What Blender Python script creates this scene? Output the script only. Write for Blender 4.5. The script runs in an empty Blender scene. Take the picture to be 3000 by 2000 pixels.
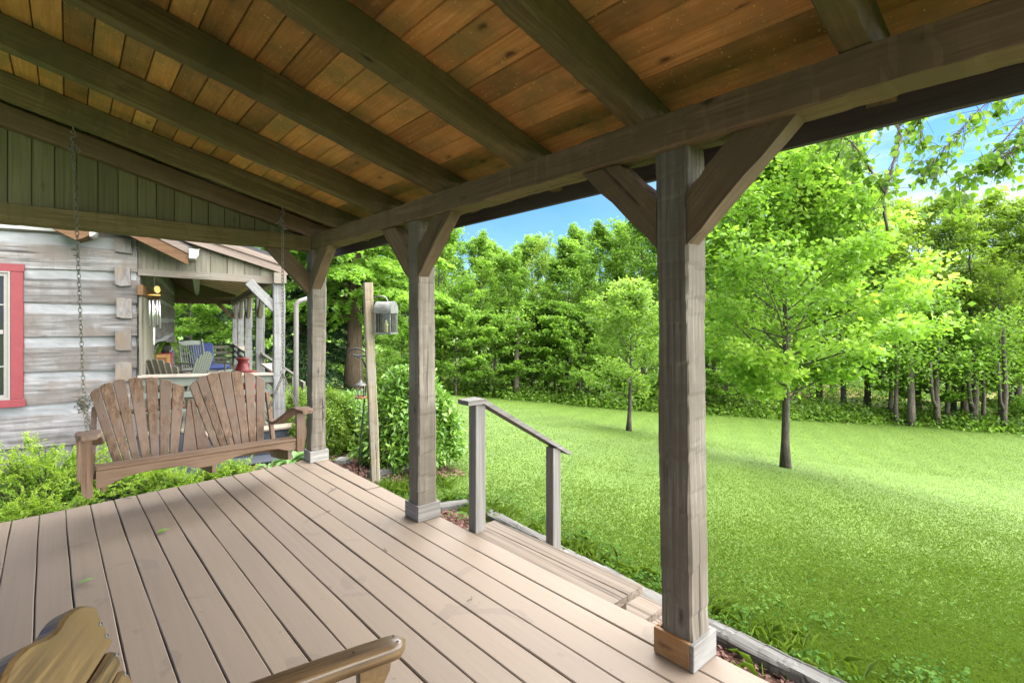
import bpy, math, random
import numpy as np
from mathutils import Vector, Matrix
R = math.radians
SC = bpy.context.scene
COL = SC.collection
PI = math.pi

# ------------------------------------------------------------------ camera
F_PX, HY, CH = 1493.6, 937.5, 1.40          # focal length and horizon row of the 3000 px photo, eye height
YAW = math.atan2(.6572, .7537)
cam_d = bpy.data.cameras.new('camera')
cam = bpy.data.objects.new('camera', cam_d)
COL.objects.link(cam)
cam_d.sensor_width = 36
cam_d.lens = 36 * F_PX / 3000
cam_d.shift_y = -(1000 - HY) / 3000
cam_d.clip_start = .02
cam_d.clip_end = 2000
cam.location = (0, 0, CH)
cam.rotation_euler = (PI / 2, 0, -YAW)
SC.camera = cam


def ray(px, py):
    r = (px - 1500) / F_PX
    return .7537 * r + .6572, -.6572 * r + .7537, (HY - py) / F_PX


def on_y(px, py, y):
    X, Y, u = ray(px, py)
    t = y / Y
    return Vector((X * t, y, CH + u * t))


def on_x(px, py, x):
    X, Y, u = ray(px, py)
    t = x / X
    return Vector((x, Y * t, CH + u * t))


def on_z(px, py, z):
    X, Y, u = ray(px, py)
    t = (z - CH) / u
    return Vector((X * t, Y * t, z))


def at_d(px, d, py=HY):
    X, Y, u = ray(px, py)
    return Vector((X * d, Y * d, CH + u * d))


def on_plane(px, py, p0, n):
    X, Y, u = ray(px, py)
    d = Vector((X, Y, u))
    o = Vector((0, 0, CH))
    t = (Vector(p0) - o).dot(Vector(n)) / d.dot(Vector(n))
    return o + d * t


# ------------------------------------------------------------------ objects
W = {}


def tag(o, label=None, cat=None, group=None, kind=None):
    if label: o['label'] = label
    if cat: o['category'] = cat
    if group: o['group'] = group
    if kind: o['kind'] = kind
    return o


def place(o, parent=None, M=None):
    M = M if M is not None else Matrix.Identity(4)
    COL.objects.link(o)
    if parent is not None:
        o.parent = parent
        o.matrix_parent_inverse = W[parent.name].inverted()
    o.matrix_basis = M
    W[o.name] = M.copy()
    return o


def thing(name, label, cat, loc=(0, 0, 0), group=None, rz=0):
    o = bpy.data.objects.new(name, None)
    o.empty_display_size = .2
    place(o, None, Matrix.Translation(Vector(loc)) @ Matrix.Rotation(rz, 4, 'Z'))
    return tag(o, label, cat, group)


def part_empty(name, parent, M=None):
    o = bpy.data.objects.new(name, None)
    return place(o, parent, M)


def copy_tree(src, loc, rz=0, scale=1.0, label=None, group=None, name=None):
    c = src.copy()
    if name: c.name = name
    COL.objects.link(c)
    if isinstance(scale, (int, float)): scale = (scale,) * 3
    c.matrix_basis = Matrix.LocRotScale(Vector(loc), Matrix.Rotation(rz, 3, 'Z'), Vector(scale))
    if label: c['label'] = label
    if group: c['group'] = group
    for ch in list(src.children):
        d = ch.copy()
        COL.objects.link(d)
        d.parent = c
        d.matrix_parent_inverse = ch.matrix_parent_inverse
        for g in list(ch.children):
            e = g.copy()
            COL.objects.link(e)
            e.parent = d
            e.matrix_parent_inverse = g.matrix_parent_inverse
    return c


class MB:
    """collects polygons; build() links them as ONE mesh object"""

    def __init__(self):
        self.v, self.f, self.r, self.m = [], [], [], []

    def add(self, vs, fs, rnd=0., mat=0):
        n = len(self.v)
        self.v += [tuple(p) for p in vs]
        for f in fs:
            self.f.append(tuple(i + n for i in f))
            self.r.append(rnd)
            self.m.append(mat)

    def box(self, a, b, M=None, rnd=0., mat=0, bev=0.):
        x0, y0, z0 = a
        x1, y1, z1 = b
        if bev <= 0:
            vs = [Vector(p) for p in ((x0, y0, z0), (x1, y0, z0), (x1, y1, z0), (x0, y1, z0), (x0, y0, z1), (x1, y0, z1), (x1, y1, z1), (x0, y1, z1))]
            fs = [(3, 2, 1, 0), (4, 5, 6, 7), (0, 1, 5, 4), (1, 2, 6, 5), (2, 3, 7, 6), (3, 0, 4, 7)]
        else:
            vs, idx = [], {}
            X, Y, Z = (x0, x1), (y0, y1), (z0, z1)
            for i in (0, 1):
                for j in (0, 1):
                    for k in (0, 1):
                        for ax in range(3):
                            p = [X[i], Y[j], Z[k]]
                            for q, s in ((0, i), (1, j), (2, k)):
                                if q != ax: p[q] += bev if s == 0 else -bev
                            idx[(i, j, k, ax)] = len(vs)
                            vs.append(Vector(p))
            fs = []
            for ax in range(3):
                o = [q for q in range(3) if q != ax]
                for s in (0, 1):
                    quad = []
                    for a_, b_ in ((0, 0), (1, 0), (1, 1), (0, 1)):
                        c = [0, 0, 0]; c[ax] = s; c[o[0]] = a_; c[o[1]] = b_
                        quad.append(idx[(c[0], c[1], c[2], ax)])
                    if (s == 0) ^ (ax == 1): quad.reverse()
                    fs.append(tuple(quad))
                for a_ in (0, 1):
                    for b_ in (0, 1):
                        c0 = [0, 0, 0]; c0[o[0]] = a_; c0[o[1]] = b_
                        c1 = list(c0); c1[ax] = 1
                        quad = [idx[(*c0, o[0])], idx[(*c0, o[1])], idx[(*c1, o[1])], idx[(*c1, o[0])]]
                        fs.append(tuple(quad))
            for i in (0, 1):
                for j in (0, 1):
                    for k in (0, 1):
                        fs.append((idx[(i, j, k, 0)], idx[(i, j, k, 1)], idx[(i, j, k, 2)]))
        if M is not None: vs = [M @ v for v in vs]
        self.add(vs, fs, rnd, mat)

    def prism(self, pts, d, rnd=0., mat=0):
        """polygon pts (3-D) extruded by vector d"""
        n = len(pts)
        pts = [Vector(p) for p in pts]
        d = Vector(d)
        vs = pts + [p + d for p in pts]
        fs = [tuple(range(n))[::-1], tuple(range(n, 2 * n))] + [(i, (i + 1) % n, n + (i + 1) % n, n + i) for i in range(n)]
        self.add(vs, fs, rnd, mat)

    def tube(self, pts, rad, seg=8, rnd=0., mat=0, cap=True):
        pts = [Vector(p) for p in pts]
        if isinstance(rad, (int, float)): rad = [rad] * len(pts)
        vs, fs = [], []
        up = None
        for i, p in enumerate(pts):
            t = (pts[min(i + 1, len(pts) - 1)] - pts[max(i - 1, 0)]).normalized()
            if up is None:
                up = Vector((0, 0, 1)) if abs(t.z) < .9 else Vector((1, 0, 0))
            a = t.cross(up)
            if a.length < 1e-4: a = t.orthogonal()
            a.normalize()
            b = a.cross(t).normalized()
            up = b
            for k in range(seg):
                an = 2 * PI * k / seg
                vs.append(p + (a * math.cos(an) + b * math.sin(an)) * rad[i])
        for i in range(len(pts) - 1):
            for k in range(seg):
                k2 = (k + 1) % seg
                fs.append((i * seg + k, i * seg + k2, (i + 1) * seg + k2, (i + 1) * seg + k))
        if cap:
            fs.append(tuple(range(seg))[::-1])
            fs.append(tuple(range((len(pts) - 1) * seg, len(pts) * seg)))
        self.add(vs, fs, rnd, mat)

    def lathe(self, prof, c=(0, 0, 0), seg=20, rnd=0., mat=0):
        vs, fs = [], []
        n = len(prof)
        for r, z in prof:
            for k in range(seg):
                a = 2 * PI * k / seg
                vs.append((c[0] + r * math.cos(a), c[1] + r * math.sin(a), c[2] + z))
        for i in range(n - 1):
            for k in range(seg):
                k2 = (k + 1) % seg
                fs.append((i * seg + k, i * seg + k2, (i + 1) * seg + k2, (i + 1) * seg + k))
        fs.append(tuple(range(seg))[::-1])
        fs.append(tuple(range((n - 1) * seg, n * seg)))
        self.add(vs, fs, rnd, mat)

    def build(self, name, mat, parent=None, M=None, smooth=False):
        me = bpy.data.meshes.new(name)
        me.from_pydata(self.v, [], self.f)
        for m in (mat if isinstance(mat, (list, tuple)) else [mat]): me.materials.append(m)
        me.attributes.new('rnd', 'FLOAT', 'FACE').data.foreach_set('value', self.r)
        me.polygons.foreach_set('material_index', self.m)
        if smooth: me.polygons.foreach_set('use_smooth', [True] * len(self.f))
        me.update()
        o = bpy.data.objects.new(name, me)
        return place(o, parent, M)


def np_mesh(name, co, nper, rnd, mat, parent=None, M=None):
    """co (N, nper, 3): N separate polygons of nper corners each"""
    N = len(co)
    me = bpy.data.meshes.new(name)
    me.vertices.add(N * nper)
    me.vertices.foreach_set('co', np.ascontiguousarray(co, dtype=np.float32).ravel())
    me.loops.add(N * nper)
    me.loops.foreach_set('vertex_index', np.arange(N * nper, dtype=np.int32))
    me.polygons.add(N)
    me.polygons.foreach_set('loop_start', np.arange(0, N * nper, nper, dtype=np.int32))
    me.attributes.new('rnd', 'FLOAT', 'FACE').data.foreach_set('value', np.asarray(rnd, dtype=np.float32))
    me.materials.append(mat)
    me.update(calc_edges=True)
    me.validate()
    o = bpy.data.objects.new(name, me)
    return place(o, parent, M)


# ------------------------------------------------------------------ materials
def new_mat(name):
    m = bpy.data.materials.new(name)
    m.use_nodes = True
    nt = m.node_tree
    nt.nodes.clear()
    return m, nt


def nd(nt, typ, **kw):
    n = nt.nodes.new(typ)
    for k, v in kw.items():
        if k == 'inp':
            for a, b in v.items(): n.inputs[a].default_value = b
        else:
            setattr(n, k, v)
    return n


def ramp(nt, fac, stops, interp='LINEAR'):
    n = nt.nodes.new('ShaderNodeValToRGB')
    n.color_ramp.interpolation = interp
    el = n.color_ramp.elements
    while len(el) < len(stops): el.new(.5)
    for e, (p, c) in zip(el, stops):
        e.position = p
        e.color = (*c, 1) if len(c) == 3 else c
    nt.links.new(fac, n.inputs[0])
    return n.outputs[0]


def mix(nt, fac, a, b, mode='MIX'):
    n = nt.nodes.new('ShaderNodeMix')
    n.data_type = 'RGBA'
    n.blend_type = mode
    for s, v in ((0, fac), (6, a), (7, b)):
        if hasattr(v, 'links'): nt.links.new(v, n.inputs[s])
        elif isinstance(v, (int, float)): n.inputs[s].default_value = v
        else: n.inputs[s].default_value = (*v, 1)
    return n.outputs[2]


def mth(nt, op, a, b=None, clamp=False):
    n = nt.nodes.new('ShaderNodeMath')
    n.operation = op
    n.use_clamp = clamp
    for i, v in enumerate((a, b)):
        if v is None: continue
        if hasattr(v, 'links'): nt.links.new(v, n.inputs[i])
        else: n.inputs[i].default_value = v
    return n.outputs[0]


def coords(nt, scale, offset=True):
    """object coordinates, shifted per object and per board, stretched by scale"""
    tc = nd(nt, 'ShaderNodeTexCoord')
    oi = nd(nt, 'ShaderNodeObjectInfo')
    at = nd(nt, 'ShaderNodeAttribute', attribute_name='rnd')
    s = mth(nt, 'ADD', oi.outputs['Random'], at.outputs['Fac'])
    s = mth(nt, 'MULTIPLY', s, 37.)
    v = nd(nt, 'ShaderNodeVectorMath', operation='ADD')
    nt.links.new(tc.outputs['Object'], v.inputs[0])
    cx = nd(nt, 'ShaderNodeCombineXYZ')
    for i in range(3): nt.links.new(s, cx.inputs[i])
    nt.links.new(cx.outputs[0], v.inputs[1])
    mp = nd(nt, 'ShaderNodeVectorMath', operation='MULTIPLY')
    nt.links.new(v.outputs[0], mp.inputs[0])
    mp.inputs[1].default_value = scale
    return mp.outputs[0], v.outputs[0], at.outputs['Fac'], oi.outputs['Random']


def noise(nt, vec, scale, detail=4, rough=.55, dist=0.):
    n = nd(nt, 'ShaderNodeTexNoise')
    n.inputs['Scale'].default_value = scale
    n.inputs['Detail'].default_value = detail
    n.inputs['Roughness'].default_value = rough
    n.inputs['Distortion'].default_value = dist
    nt.links.new(vec, n.inputs['Vector'])
    return n.outputs['Fac']


def finish(nt, color, rough=.8, bump=None, bstr=.3, bdist=.004, spec=.3, metal=0., coat=0.):
    p = nd(nt, 'ShaderNodeBsdfPrincipled')
    o = nd(nt, 'ShaderNodeOutputMaterial')
    if hasattr(color, 'links'): nt.links.new(color, p.inputs['Base Color'])
    else: p.inputs['Base Color'].default_value = (*color, 1)
    if hasattr(rough, 'links'): nt.links.new(rough, p.inputs['Roughness'])
    else: p.inputs['Roughness'].default_value = rough
    p.inputs['Specular IOR Level'].default_value = spec
    p.inputs['Metallic'].default_value = metal
    p.inputs['Coat Weight'].default_value = coat
    if bump is not None:
        b = nd(nt, 'ShaderNodeBump', inp={'Strength': bstr, 'Distance': bdist})
        nt.links.new(bump, b.inputs['Height'])
        nt.links.new(b.outputs[0], p.inputs['Normal'])
    nt.links.new(p.outputs[0], o.inputs[0])
    return p


def wood(name, dark, mid, light, axis=0, grain=60, along=1.6, rough=.8, blotch=None, bstr=.35, cracks=.5, knots=0., knotc=None,
         var=.25, speck=0., spec=.25, coat=0., adze=0., cs=.20):
    m, nt = new_mat(name)
    s = [grain, grain, grain]
    s[axis] = along
    vg, v0, at, oi = coords(nt, s)
    g = noise(nt, vg, 1., 9, .68, .4)
    col = ramp(nt, g, [(.5 - cs, dark), (.5, mid), (.5 + cs, light)])
    b = noise(nt, v0, 3.2, 4, .6)
    if blotch is not None:
        col = mix(nt, ramp(nt, b, [(.42, (0, 0, 0)), (.64, (1, 1, 1))]), col, blotch)
    # per board / per object tone
    r = mth(nt, 'FRACT', mth(nt, 'MULTIPLY', mth(nt, 'ADD', at, oi), 7.31))
    col = mix(nt, 1., col, ramp(nt, r, [(0, (1 - var,) * 3), (1, (1 + var * .4,) * 3)]), 'MULTIPLY')
    h = g
    if adze > 0:
        s3 = [18., 18., 18.]
        s3[axis] = 13.
        wv = nd(nt, 'ShaderNodeTexVoronoi', feature='F1')
        mp = nd(nt, 'ShaderNodeVectorMath', operation='MULTIPLY')
        s4 = [2.2, 2.2, 2.2]
        s4[axis] = 9.
        mp.inputs[1].default_value = s4
        nt.links.new(v0, mp.inputs[0])
        nt.links.new(mp.outputs[0], wv.inputs['Vector'])
        wv.inputs['Scale'].default_value = 1.
        ac = nd(nt, 'ShaderNodeSeparateColor')
        nt.links.new(wv.outputs['Color'], ac.inputs[0])
        col = mix(nt, adze, col, ramp(nt, ac.outputs[0], [(0, (.72, .72, .72)), (1, (1.12, 1.12, 1.12))]), 'MULTIPLY')
    if cracks > 0:
        s2 = [22., 22., 22.]
        s2[axis] = .62
        mp = nd(nt, 'ShaderNodeVectorMath', operation='MULTIPLY')
        mp.inputs[1].default_value = s2
        nt.links.new(v0, mp.inputs[0])
        c = noise(nt, mp.outputs[0], 1., 2, .4, .3)
        ck = ramp(nt, c, [(.0, (1, 1, 1)), (.272, (1, 1, 1)), (.296, (0, 0, 0)), (1, (0, 0, 0))])
        col = mix(nt, mth(nt, 'MULTIPLY', ck, cracks), col, tuple(x * .25 for x in dark))
        h = mth(nt, 'SUBTRACT', h, mth(nt, 'MULTIPLY', ck, 1.2))
    if knots > 0:
        s2 = [7.5, 7.5, 7.5]
        s2[axis] = 3.1
        mp = nd(nt, 'ShaderNodeVectorMath', operation='MULTIPLY')
        mp.inputs[1].default_value = s2
        nt.links.new(v0, mp.inputs[0])
        vo = nd(nt, 'ShaderNodeTexVoronoi', feature='F1')
        vo.inputs['Scale'].default_value = 1.
        nt.links.new(mp.outputs[0], vo.inputs['Vector'])
        wob = mth(nt, 'MULTIPLY', noise(nt, v0, 40., 3), .12)
        dd = mth(nt, 'ADD', vo.outputs['Distance'], mth(nt, 'SUBTRACT', wob, .06))
        k = ramp(nt, dd, [(.0, (1, 1, 1)), (.06, (.8,) * 3), (.10, (.35,) * 3), (.17, (0, 0, 0))])
        cs = nd(nt, 'ShaderNodeSeparateColor')
        nt.links.new(vo.outputs['Color'], cs.inputs[0])
        on = mth(nt, 'GREATER_THAN', cs.outputs[0], 1 - knots)
        col = mix(nt, mth(nt, 'MULTIPLY', k, on), col, knotc or tuple(x * .35 for x in dark))
    if speck > 0:
        sp = noise(nt, v0, 75., 2, .5)
        col = mix(nt, mth(nt, 'MULTIPLY', ramp(nt, sp, [(.68, (0, 0, 0)), (.73, (1, 1, 1))]), speck), col, tuple(min(1, x * 2.2) for x in light))
    finish(nt, col, rough, h, bstr, .004, spec, coat=coat)
    return m


def plain(name, c, rough=.6, var=.12, scale=20., bstr=.1, spec=.4, metal=0., c2=None, det=4):
    m, nt = new_mat(name)
    vg, v0, at, oi = coords(nt, (1, 1, 1))
    n = noise(nt, v0, scale, det)
    c2 = c2 or tuple(x * (1 - var) for x in c)
    col = ramp(nt, n, [(.35, c2), (.65, c)])
    finish(nt, col, rough, n, bstr, .003, spec, metal)
    return m


def leaf_mat(name, stops, trans=.4, rough=.5, spec=.35, tcol=None):
    m, nt = new_mat(name)
    at = nd(nt, 'ShaderNodeAttribute', attribute_name='rnd')
    col = ramp(nt, at.outputs['Fac'], stops)
    p = nd(nt, 'ShaderNodeBsdfPrincipled')
    nt.links.new(col, p.inputs['Base Color'])
    p.inputs['Roughness'].default_value = rough
    p.inputs['Specular IOR Level'].default_value = spec
    t = nd(nt, 'ShaderNodeBsdfTranslucent')
    tc = mix(nt, 1., col, tcol or (1.15, 1.2, .75), 'MULTIPLY')
    nt.links.new(tc, t.inputs[0])
    ms = nd(nt, 'ShaderNodeMixShader', inp={0: trans})
    nt.links.new(p.outputs[0], ms.inputs[1])
    nt.links.new(t.outputs[0], ms.inputs[2])
    o = nd(nt, 'ShaderNodeOutputMaterial')
    nt.links.new(ms.outputs[0], o.inputs[0])
    return m


M = {}
M['hewn'] = wood('hewn_timber_brown', (.085, .054, .030), (.145, .096, .056), (.20, .142, .088), 0, 55, 1.4, .85, (.12, .085, .048), .3, .7, .45, adze=.3)
M['hewn_rafter'] = wood('hewn_timber_rafter', (.078, .056, .022), (.130, .096, .040), (.19, .145, .068), 0, 55, 1.4, .85, (.10, .085, .034), .3, .4, .35, adze=.4)
M['post_wood'] = wood('hewn_post_grey', (.108, .090, .068), (.180, .156, .122), (.255, .230, .190), 0, 60, 1.2, .88, (.14, .118, .090), .4, .9, .4, adze=.15, cs=.14)
M['ceiling'] = wood('ceiling_boards', (.40, .176, .050), (.50, .236, .072), (.60, .325, .115), 1, 60, 2.6, .7, (.27, .175, .058), .15, .2, .9, (.05, .028, .012), .55, .5)
M['gable_board'] = wood('gable_boards', (.105, .098, .046), (.14, .130, .062), (.18, .168, .085), 2, 60, 1.5, .85, None, .2, .3, .4, var=.15)
M['deck_gap'] = plain('deck_underside', (.05, .033, .022), .9)
M['swing_wood'] = wood('swing_cedar', (.072, .039, .020), (.135, .077, .042), (.21, .130, .078), 2, 50, 1.6, .6, (.165, .112, .08), .18, .2, .25, var=.22, cs=.14, spec=.35)
M['swing_wood_x'] = wood('swing_cedar_lengthwise', (.082, .044, .023), (.140, .082, .044), (.20, .124, .07), 0, 50, 1.6, .55, (.16, .10, .06), .18, .2, .2, var=.15, cs=.14, spec=.4)
M['chair_wood'] = wood('stained_chair_wood', (.032, .016, .006), (.080, .046, .018), (.140, .086, .036), 0, 60, 2.4, .42, (.10, .06, .025), .12, .2, .3, var=.15, cs=.11, spec=.5, coat=.15)
M['chair_wood_y'] = wood('stained_chair_wood_back', (.030, .015, .005), (.088, .052, .020), (.185, .115, .046), 1, 60, 2.6, .42, (.11, .067, .026), .12, .2, .3, var=.2, cs=.11, spec=.45, coat=.12)
M['rail_wood'] = wood('handrail_grey_stain', (.12, .112, .10), (.165, .154, .14), (.215, .203, .186), 0, 60, 1.5, .8, None, .25, .5, .25, var=.2, cs=.14)
M['box_grey'] = wood('post_base_grey', (.14, .133, .12), (.205, .195, .178), (.28, .27, .25), 0, 40, 3, .85, (.245, .238, .225), .5, .4, 0, var=.3)
M['box_new'] = wood('post_base_cedar', (.15, .066, .022), (.225, .105, .038), (.29, .145, .058), 0, 75, 1.2, .6, (.25, .16, .08), .15, .1, .2, var=.2)
M['timber_old'] = wood('weathered_landscape_timber', (.03, .028, .026), (.085, .080, .074), (.19, .182, .17), 0, 45, 1.5, .9, (.11, .106, .096), .8, .9, 0, cs=.14)
M['tread'] = wood('worn_tread_boards', (.045, .032, .023), (.142, .110, .083), (.178, .142, .110), 1, 42, .7, .75, None, .35, .5, 0, var=.12, cs=.14)
M['log'] = wood('weathered_hewn_log', (.080, .074, .070), (.165, .157, .152), (.27, .264, .26), 0, 26, 1.0, .9, (.15, .128, .112), .6, .8, .3, var=.3, adze=.35, cs=.14)
M['log_end'] = wood('log_end_grain', (.10, .09, .085), (.165, .152, .145), (.22, .21, .20), 2, 22, 8, .9, (.19, .15, .11), .5, .5, .2, var=.3)
M['side_board'] = wood('weathered_vertical_boards', (.10, .09, .067), (.16, .145, .112), (.225, .21, .17), 2, 40, 1.3, .88, (.17, .16, .115), .3, .4, .3, var=.3)
M['side_timber'] = wood('weathered_side_timber', (.11, .098, .08), (.185, .165, .137), (.265, .24, .205), 0, 45, 1.3, .88, (.20, .165, .13), .3, .6, .25, var=.25)
M['side_post'] = wood('weathered_side_post', (.12, .118, .115), (.18, .177, .173), (.245, .24, .236), 0, 45, 1.3, .88, None, .3, .6, .2, var=.2, adze=.35, cs=.14)
M['rake'] = wood('orange_rake_board', (.075, .036, .016), (.12, .062, .027), (.165, .09, .044), 0, 50, 1.4, .7, None, .15, .2, .2)
M['rake_brown'] = wood('brown_rake_board', (.10, .075, .06), (.15, .115, .095), (.20, .16, .135), 0, 50, 1.4, .75, None, .15, .2, .2)
M['lantern_post'] = wood('pressure_treated_post', (.13, .105, .066), (.21, .172, .115), (.29, .25, .18), 0, 45, 1.0, .85, (.20, .18, .145), .5, .9, .2, cs=.14)
M['chink'] = plain('chinking_mortar', (.27, .275, .28), .95, .14, 6., .5)
M['red_paint'] = plain('red_window_trim', (.19, .032, .038), .55, .12, 14.)
M['beige_paint'] = plain('beige_window_sash', (.24, .222, .20), .5, .08)
M['white_metal'] = plain('white_gutter', (.34, .335, .315), .4, .2, 5., .05)
M['down_metal'] = plain('tan_downspout', (.15, .139, .128), .4, .1, 6., .05)
M['sage_paint'] = plain('sage_paint', (.135, .15, .125), .55, .1)
M['sage_paint_dark'] = plain('olive_sage_paint', (.14, .135, .10), .6, .15)  # duller olive paint of one chair and the far rails
M['rail_light'] = plain('cap_rail_bare', (.33, .28, .23), .7, .2, 12.)
M['blue_cushion'] = plain('blue_cushion', (.020, .032, .11), .9, .2, 30.)
M['red_enamel'] = plain('red_milk_can', (.17, .022, .022), .4, .25, 8.)
M['red_table'] = plain('red_table', (.26, .035, .045), .5, .15)
M['brown_top'] = plain('brown_table_top', (.20, .13, .10), .6, .15)
M['cabinet_wood'] = plain('cabinet_wood', (.50, .27, .09), .6, .2)
M['cabinet_panel'] = plain('cabinet_panel', (.28, .13, .055), .6, .2)
M['dark_step'] = plain('dark_painted_step', (.045, .052, .066), .6, .25, 6.)
M['step_tread'] = plain('step_tread', (.30, .24, .185), .75, .2, 12.)
M['side_ceiling'] = wood('side_porch_ceiling', (.30, .17, .09), (.46, .29, .18), (.56, .38, .25), 0, 40, 1.5, .8, None, .15, .2, .3)
M['batten'] = plain('pale_batten', (.72, .62, .48), .7, .15)
M['roofing'] = plain('dark_shingles', (.045, .045, .048), .9, .3, 40.)
M['fascia'] = wood('dark_fascia', (.05, .042, .045), (.072, .062, .064), (.095, .083, .085), 1, 45, 1.2, .8, None, .2, .3, .25)
M['iron'] = plain('chain_steel', (.20, .185, .145), .5, .4, 60., .1, .5, .4)
M['black_iron'] = plain('wrought_iron', (.030, .034, .036), .5, .3, 40., .1)
M['pewter'] = plain('aged_pewter', (.20, .205, .19), .5, .35, 18., .15, .4, .5, (.11, .11, .10))
M['screw'] = plain('screw_zinc', (.09, .09, .085), .6, .1)
M['hole'] = plain('screw_hole', (.02, .014, .01), .9)
M['candle'] = plain('lamp_socket', (.62, .50, .33), .5, .1)
M['rock'] = plain('grey_rock', (.20, .195, .18), .9, .5, 9., .7)
M['chime_wood'] = plain('chime_wood', (.50, .25, .055), .5, .2)
M['chime_metal'] = plain('chime_tube', (.62, .62, .60), .3, .1, metal=.9)
M['terracotta'] = plain('feeder_tray', (.26, .11, .05), .7, .2)
M['bark'] = wood('bark_grey', (.045, .036, .028), (.095, .078, .062), (.16, .138, .115), 2, 26, 5, .95, None, .8, .6, 0)
M['bark_cypress'] = wood('bark_reddish', (.055, .036, .024), (.105, .072, .05), (.155, .112, .08), 2, 22, 2, .95, None, .9, .7, 0)
M['plant_pot'] = plain('dark_pot', (.05, .045, .04), .6)
M['cloth'] = plain('landscape_fabric', (.030, .040, .050), .45, .4, 5., .4)


def glass_mat(name, tint, rough=.03, fac=.35):
    m, nt = new_mat(name)
    g = nd(nt, 'ShaderNodeBsdfGlossy', inp={'Roughness': rough})
    t = nd(nt, 'ShaderNodeBsdfTransparent', inp={'Color': (*tint, 1)})
    fr = nd(nt, 'ShaderNodeFresnel', inp={'IOR': 1.45})
    ms = nd(nt, 'ShaderNodeMixShader')
    nt.links.new(mth(nt, 'ADD', fr.outputs[0], fac * .2), ms.inputs[0])
    nt.links.new(t.outputs[0], ms.inputs[1])
    nt.links.new(g.outputs[0], ms.inputs[2])
    o = nd(nt, 'ShaderNodeOutputMaterial')
    nt.links.new(ms.outputs[0], o.inputs[0])
    return m


M['lantern_glass'] = glass_mat('lantern_glass', (.92, .95, .92), .03, .05)
M['window_glass'], _nt = new_mat('window_glass')
finish(_nt, (.012, .014, .017), .04, spec=.6)


def deck_paint():
    m, nt = new_mat('tan_deck_paint')
    vg, v0, at, oi = coords(nt, (42, 1.0, 42))
    g = noise(nt, vg, 1., 5, .6, .5)
    b = noise(nt, v0, 1.3, 5, .6)
    fine = noise(nt, v0, 90., 2)
    col = ramp(nt, g, [(.25, (.172, .132, .098)), (.5, (.187, .145, .108)), (.75, (.199, .155, .117))])
    col = mix(nt, ramp(nt, b, [(.4, (0, 0, 0)), (.7, (.5, .5, .5))]), col, (.182, .142, .110))
    r = mth(nt, 'FRACT', mth(nt, 'MULTIPLY', at, 9.7))
    col = mix(nt, 1., col, ramp(nt, r, [(0, (.93, .93, .94)), (1, (1.05, 1.04, 1.02))]), 'MULTIPLY')
    # damp stains and scuffs with outlines of their own, scratches along the grain
    tc = nd(nt, 'ShaderNodeTexCoord')
    st = noise(nt, tc.outputs['Object'], 2.3, 3, .5, 1.2)
    edge = ramp(nt, st, [(.625, (0, 0, 0)), (.64, (1, 1, 1)), (.70, (.55,) * 3), (1, (.5,) * 3)])
    col = mix(nt, mth(nt, 'MULTIPLY', edge, .5), col, (.135, .105, .083))
    sc = nd(nt, 'ShaderNodeVectorMath', operation='MULTIPLY')
    sc.inputs[1].default_value = (75, 3.2, 75)
    nt.links.new(v0, sc.inputs[0])
    s = noise(nt, sc.outputs[0], 1., 3, .7, .2)
    wear = ramp(nt, noise(nt, tc.outputs['Object'], 1.1, 3), [(.48, (0, 0, 0)), (.66, (1, 1, 1))])
    sk = ramp(nt, s, [(.27, (1, 1, 1)), (.33, (0, 0, 0))])
    col = mix(nt, mth(nt, 'MULTIPLY', mth(nt, 'MULTIPLY', sk, wear), .55), col, (.19, .135, .10))
    specks = noise(nt, tc.outputs['Object'], 38., 2, .4)
    col = mix(nt, ramp(nt, specks, [(.725, (0, 0, 0)), (.745, (.8, .8, .8))]), col, (.13, .09, .065))
    lt = noise(nt, tc.outputs['Object'], 1.9, 4, .7, .6)
    col = mix(nt, ramp(nt, lt, [(.68, (0, 0, 0)), (.80, (.45, .45, .45))]), col, (.30, .262, .230))
    h = mth(nt, 'ADD', g, mth(nt, 'MULTIPLY', fine, .3))
    finish(nt, col, .62, h, .16, .003, .3)
    return m


M['deck'] = deck_paint()


def lawn_mat():
    m, nt = new_mat('lawn')
    tc = nd(nt, 'ShaderNodeTexCoord')
    v = tc.outputs['Object']
    a = noise(nt, v, .35, 4, .6)
    b = noise(nt, v, 7., 5, .7)
    c = noise(nt, v, 55., 3, .7)
    col = ramp(nt, b, [(.3, (.050, .098, .012)), (.5, (.080, .142, .016)), (.7, (.110, .178, .024))])
    col = mix(nt, ramp(nt, a, [(.35, (0, 0, 0)), (.65, (.75, .75, .75))]), col, (.092, .160, .022))
    # faint mowing stripes running up the slope
    w = nd(nt, 'ShaderNodeTexWave', wave_type='BANDS', bands_direction='X')
    mp = nd(nt, 'ShaderNodeMapping')
    mp.inputs['Rotation'].default_value = (0, 0, R(62))
    nt.links.new(v, mp.inputs[0])
    nt.links.new(mp.outputs[0], w.inputs['Vector'])
    w.inputs['Scale'].default_value = .28
    w.inputs['Distortion'].default_value = 2.2
    w.inputs['Detail'].default_value = 2
    w.inputs['Detail Scale'].default_value = .6
    col = mix(nt, .5, col, mix(nt, w.outputs[0], (.82, .84, .8), (1.1, 1.07, 1.05)), 'MULTIPLY')
    col = mix(nt, .45, col, ramp(nt, c, [(.3, (.6, .6, .5)), (.7, (1.25, 1.2, 1.1))]), 'MULTIPLY')
    finish(nt, col, .75, mth(nt, 'ADD', c, mth(nt, 'MULTIPLY', b, .8)), .7, .03, .25)
    return m


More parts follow.
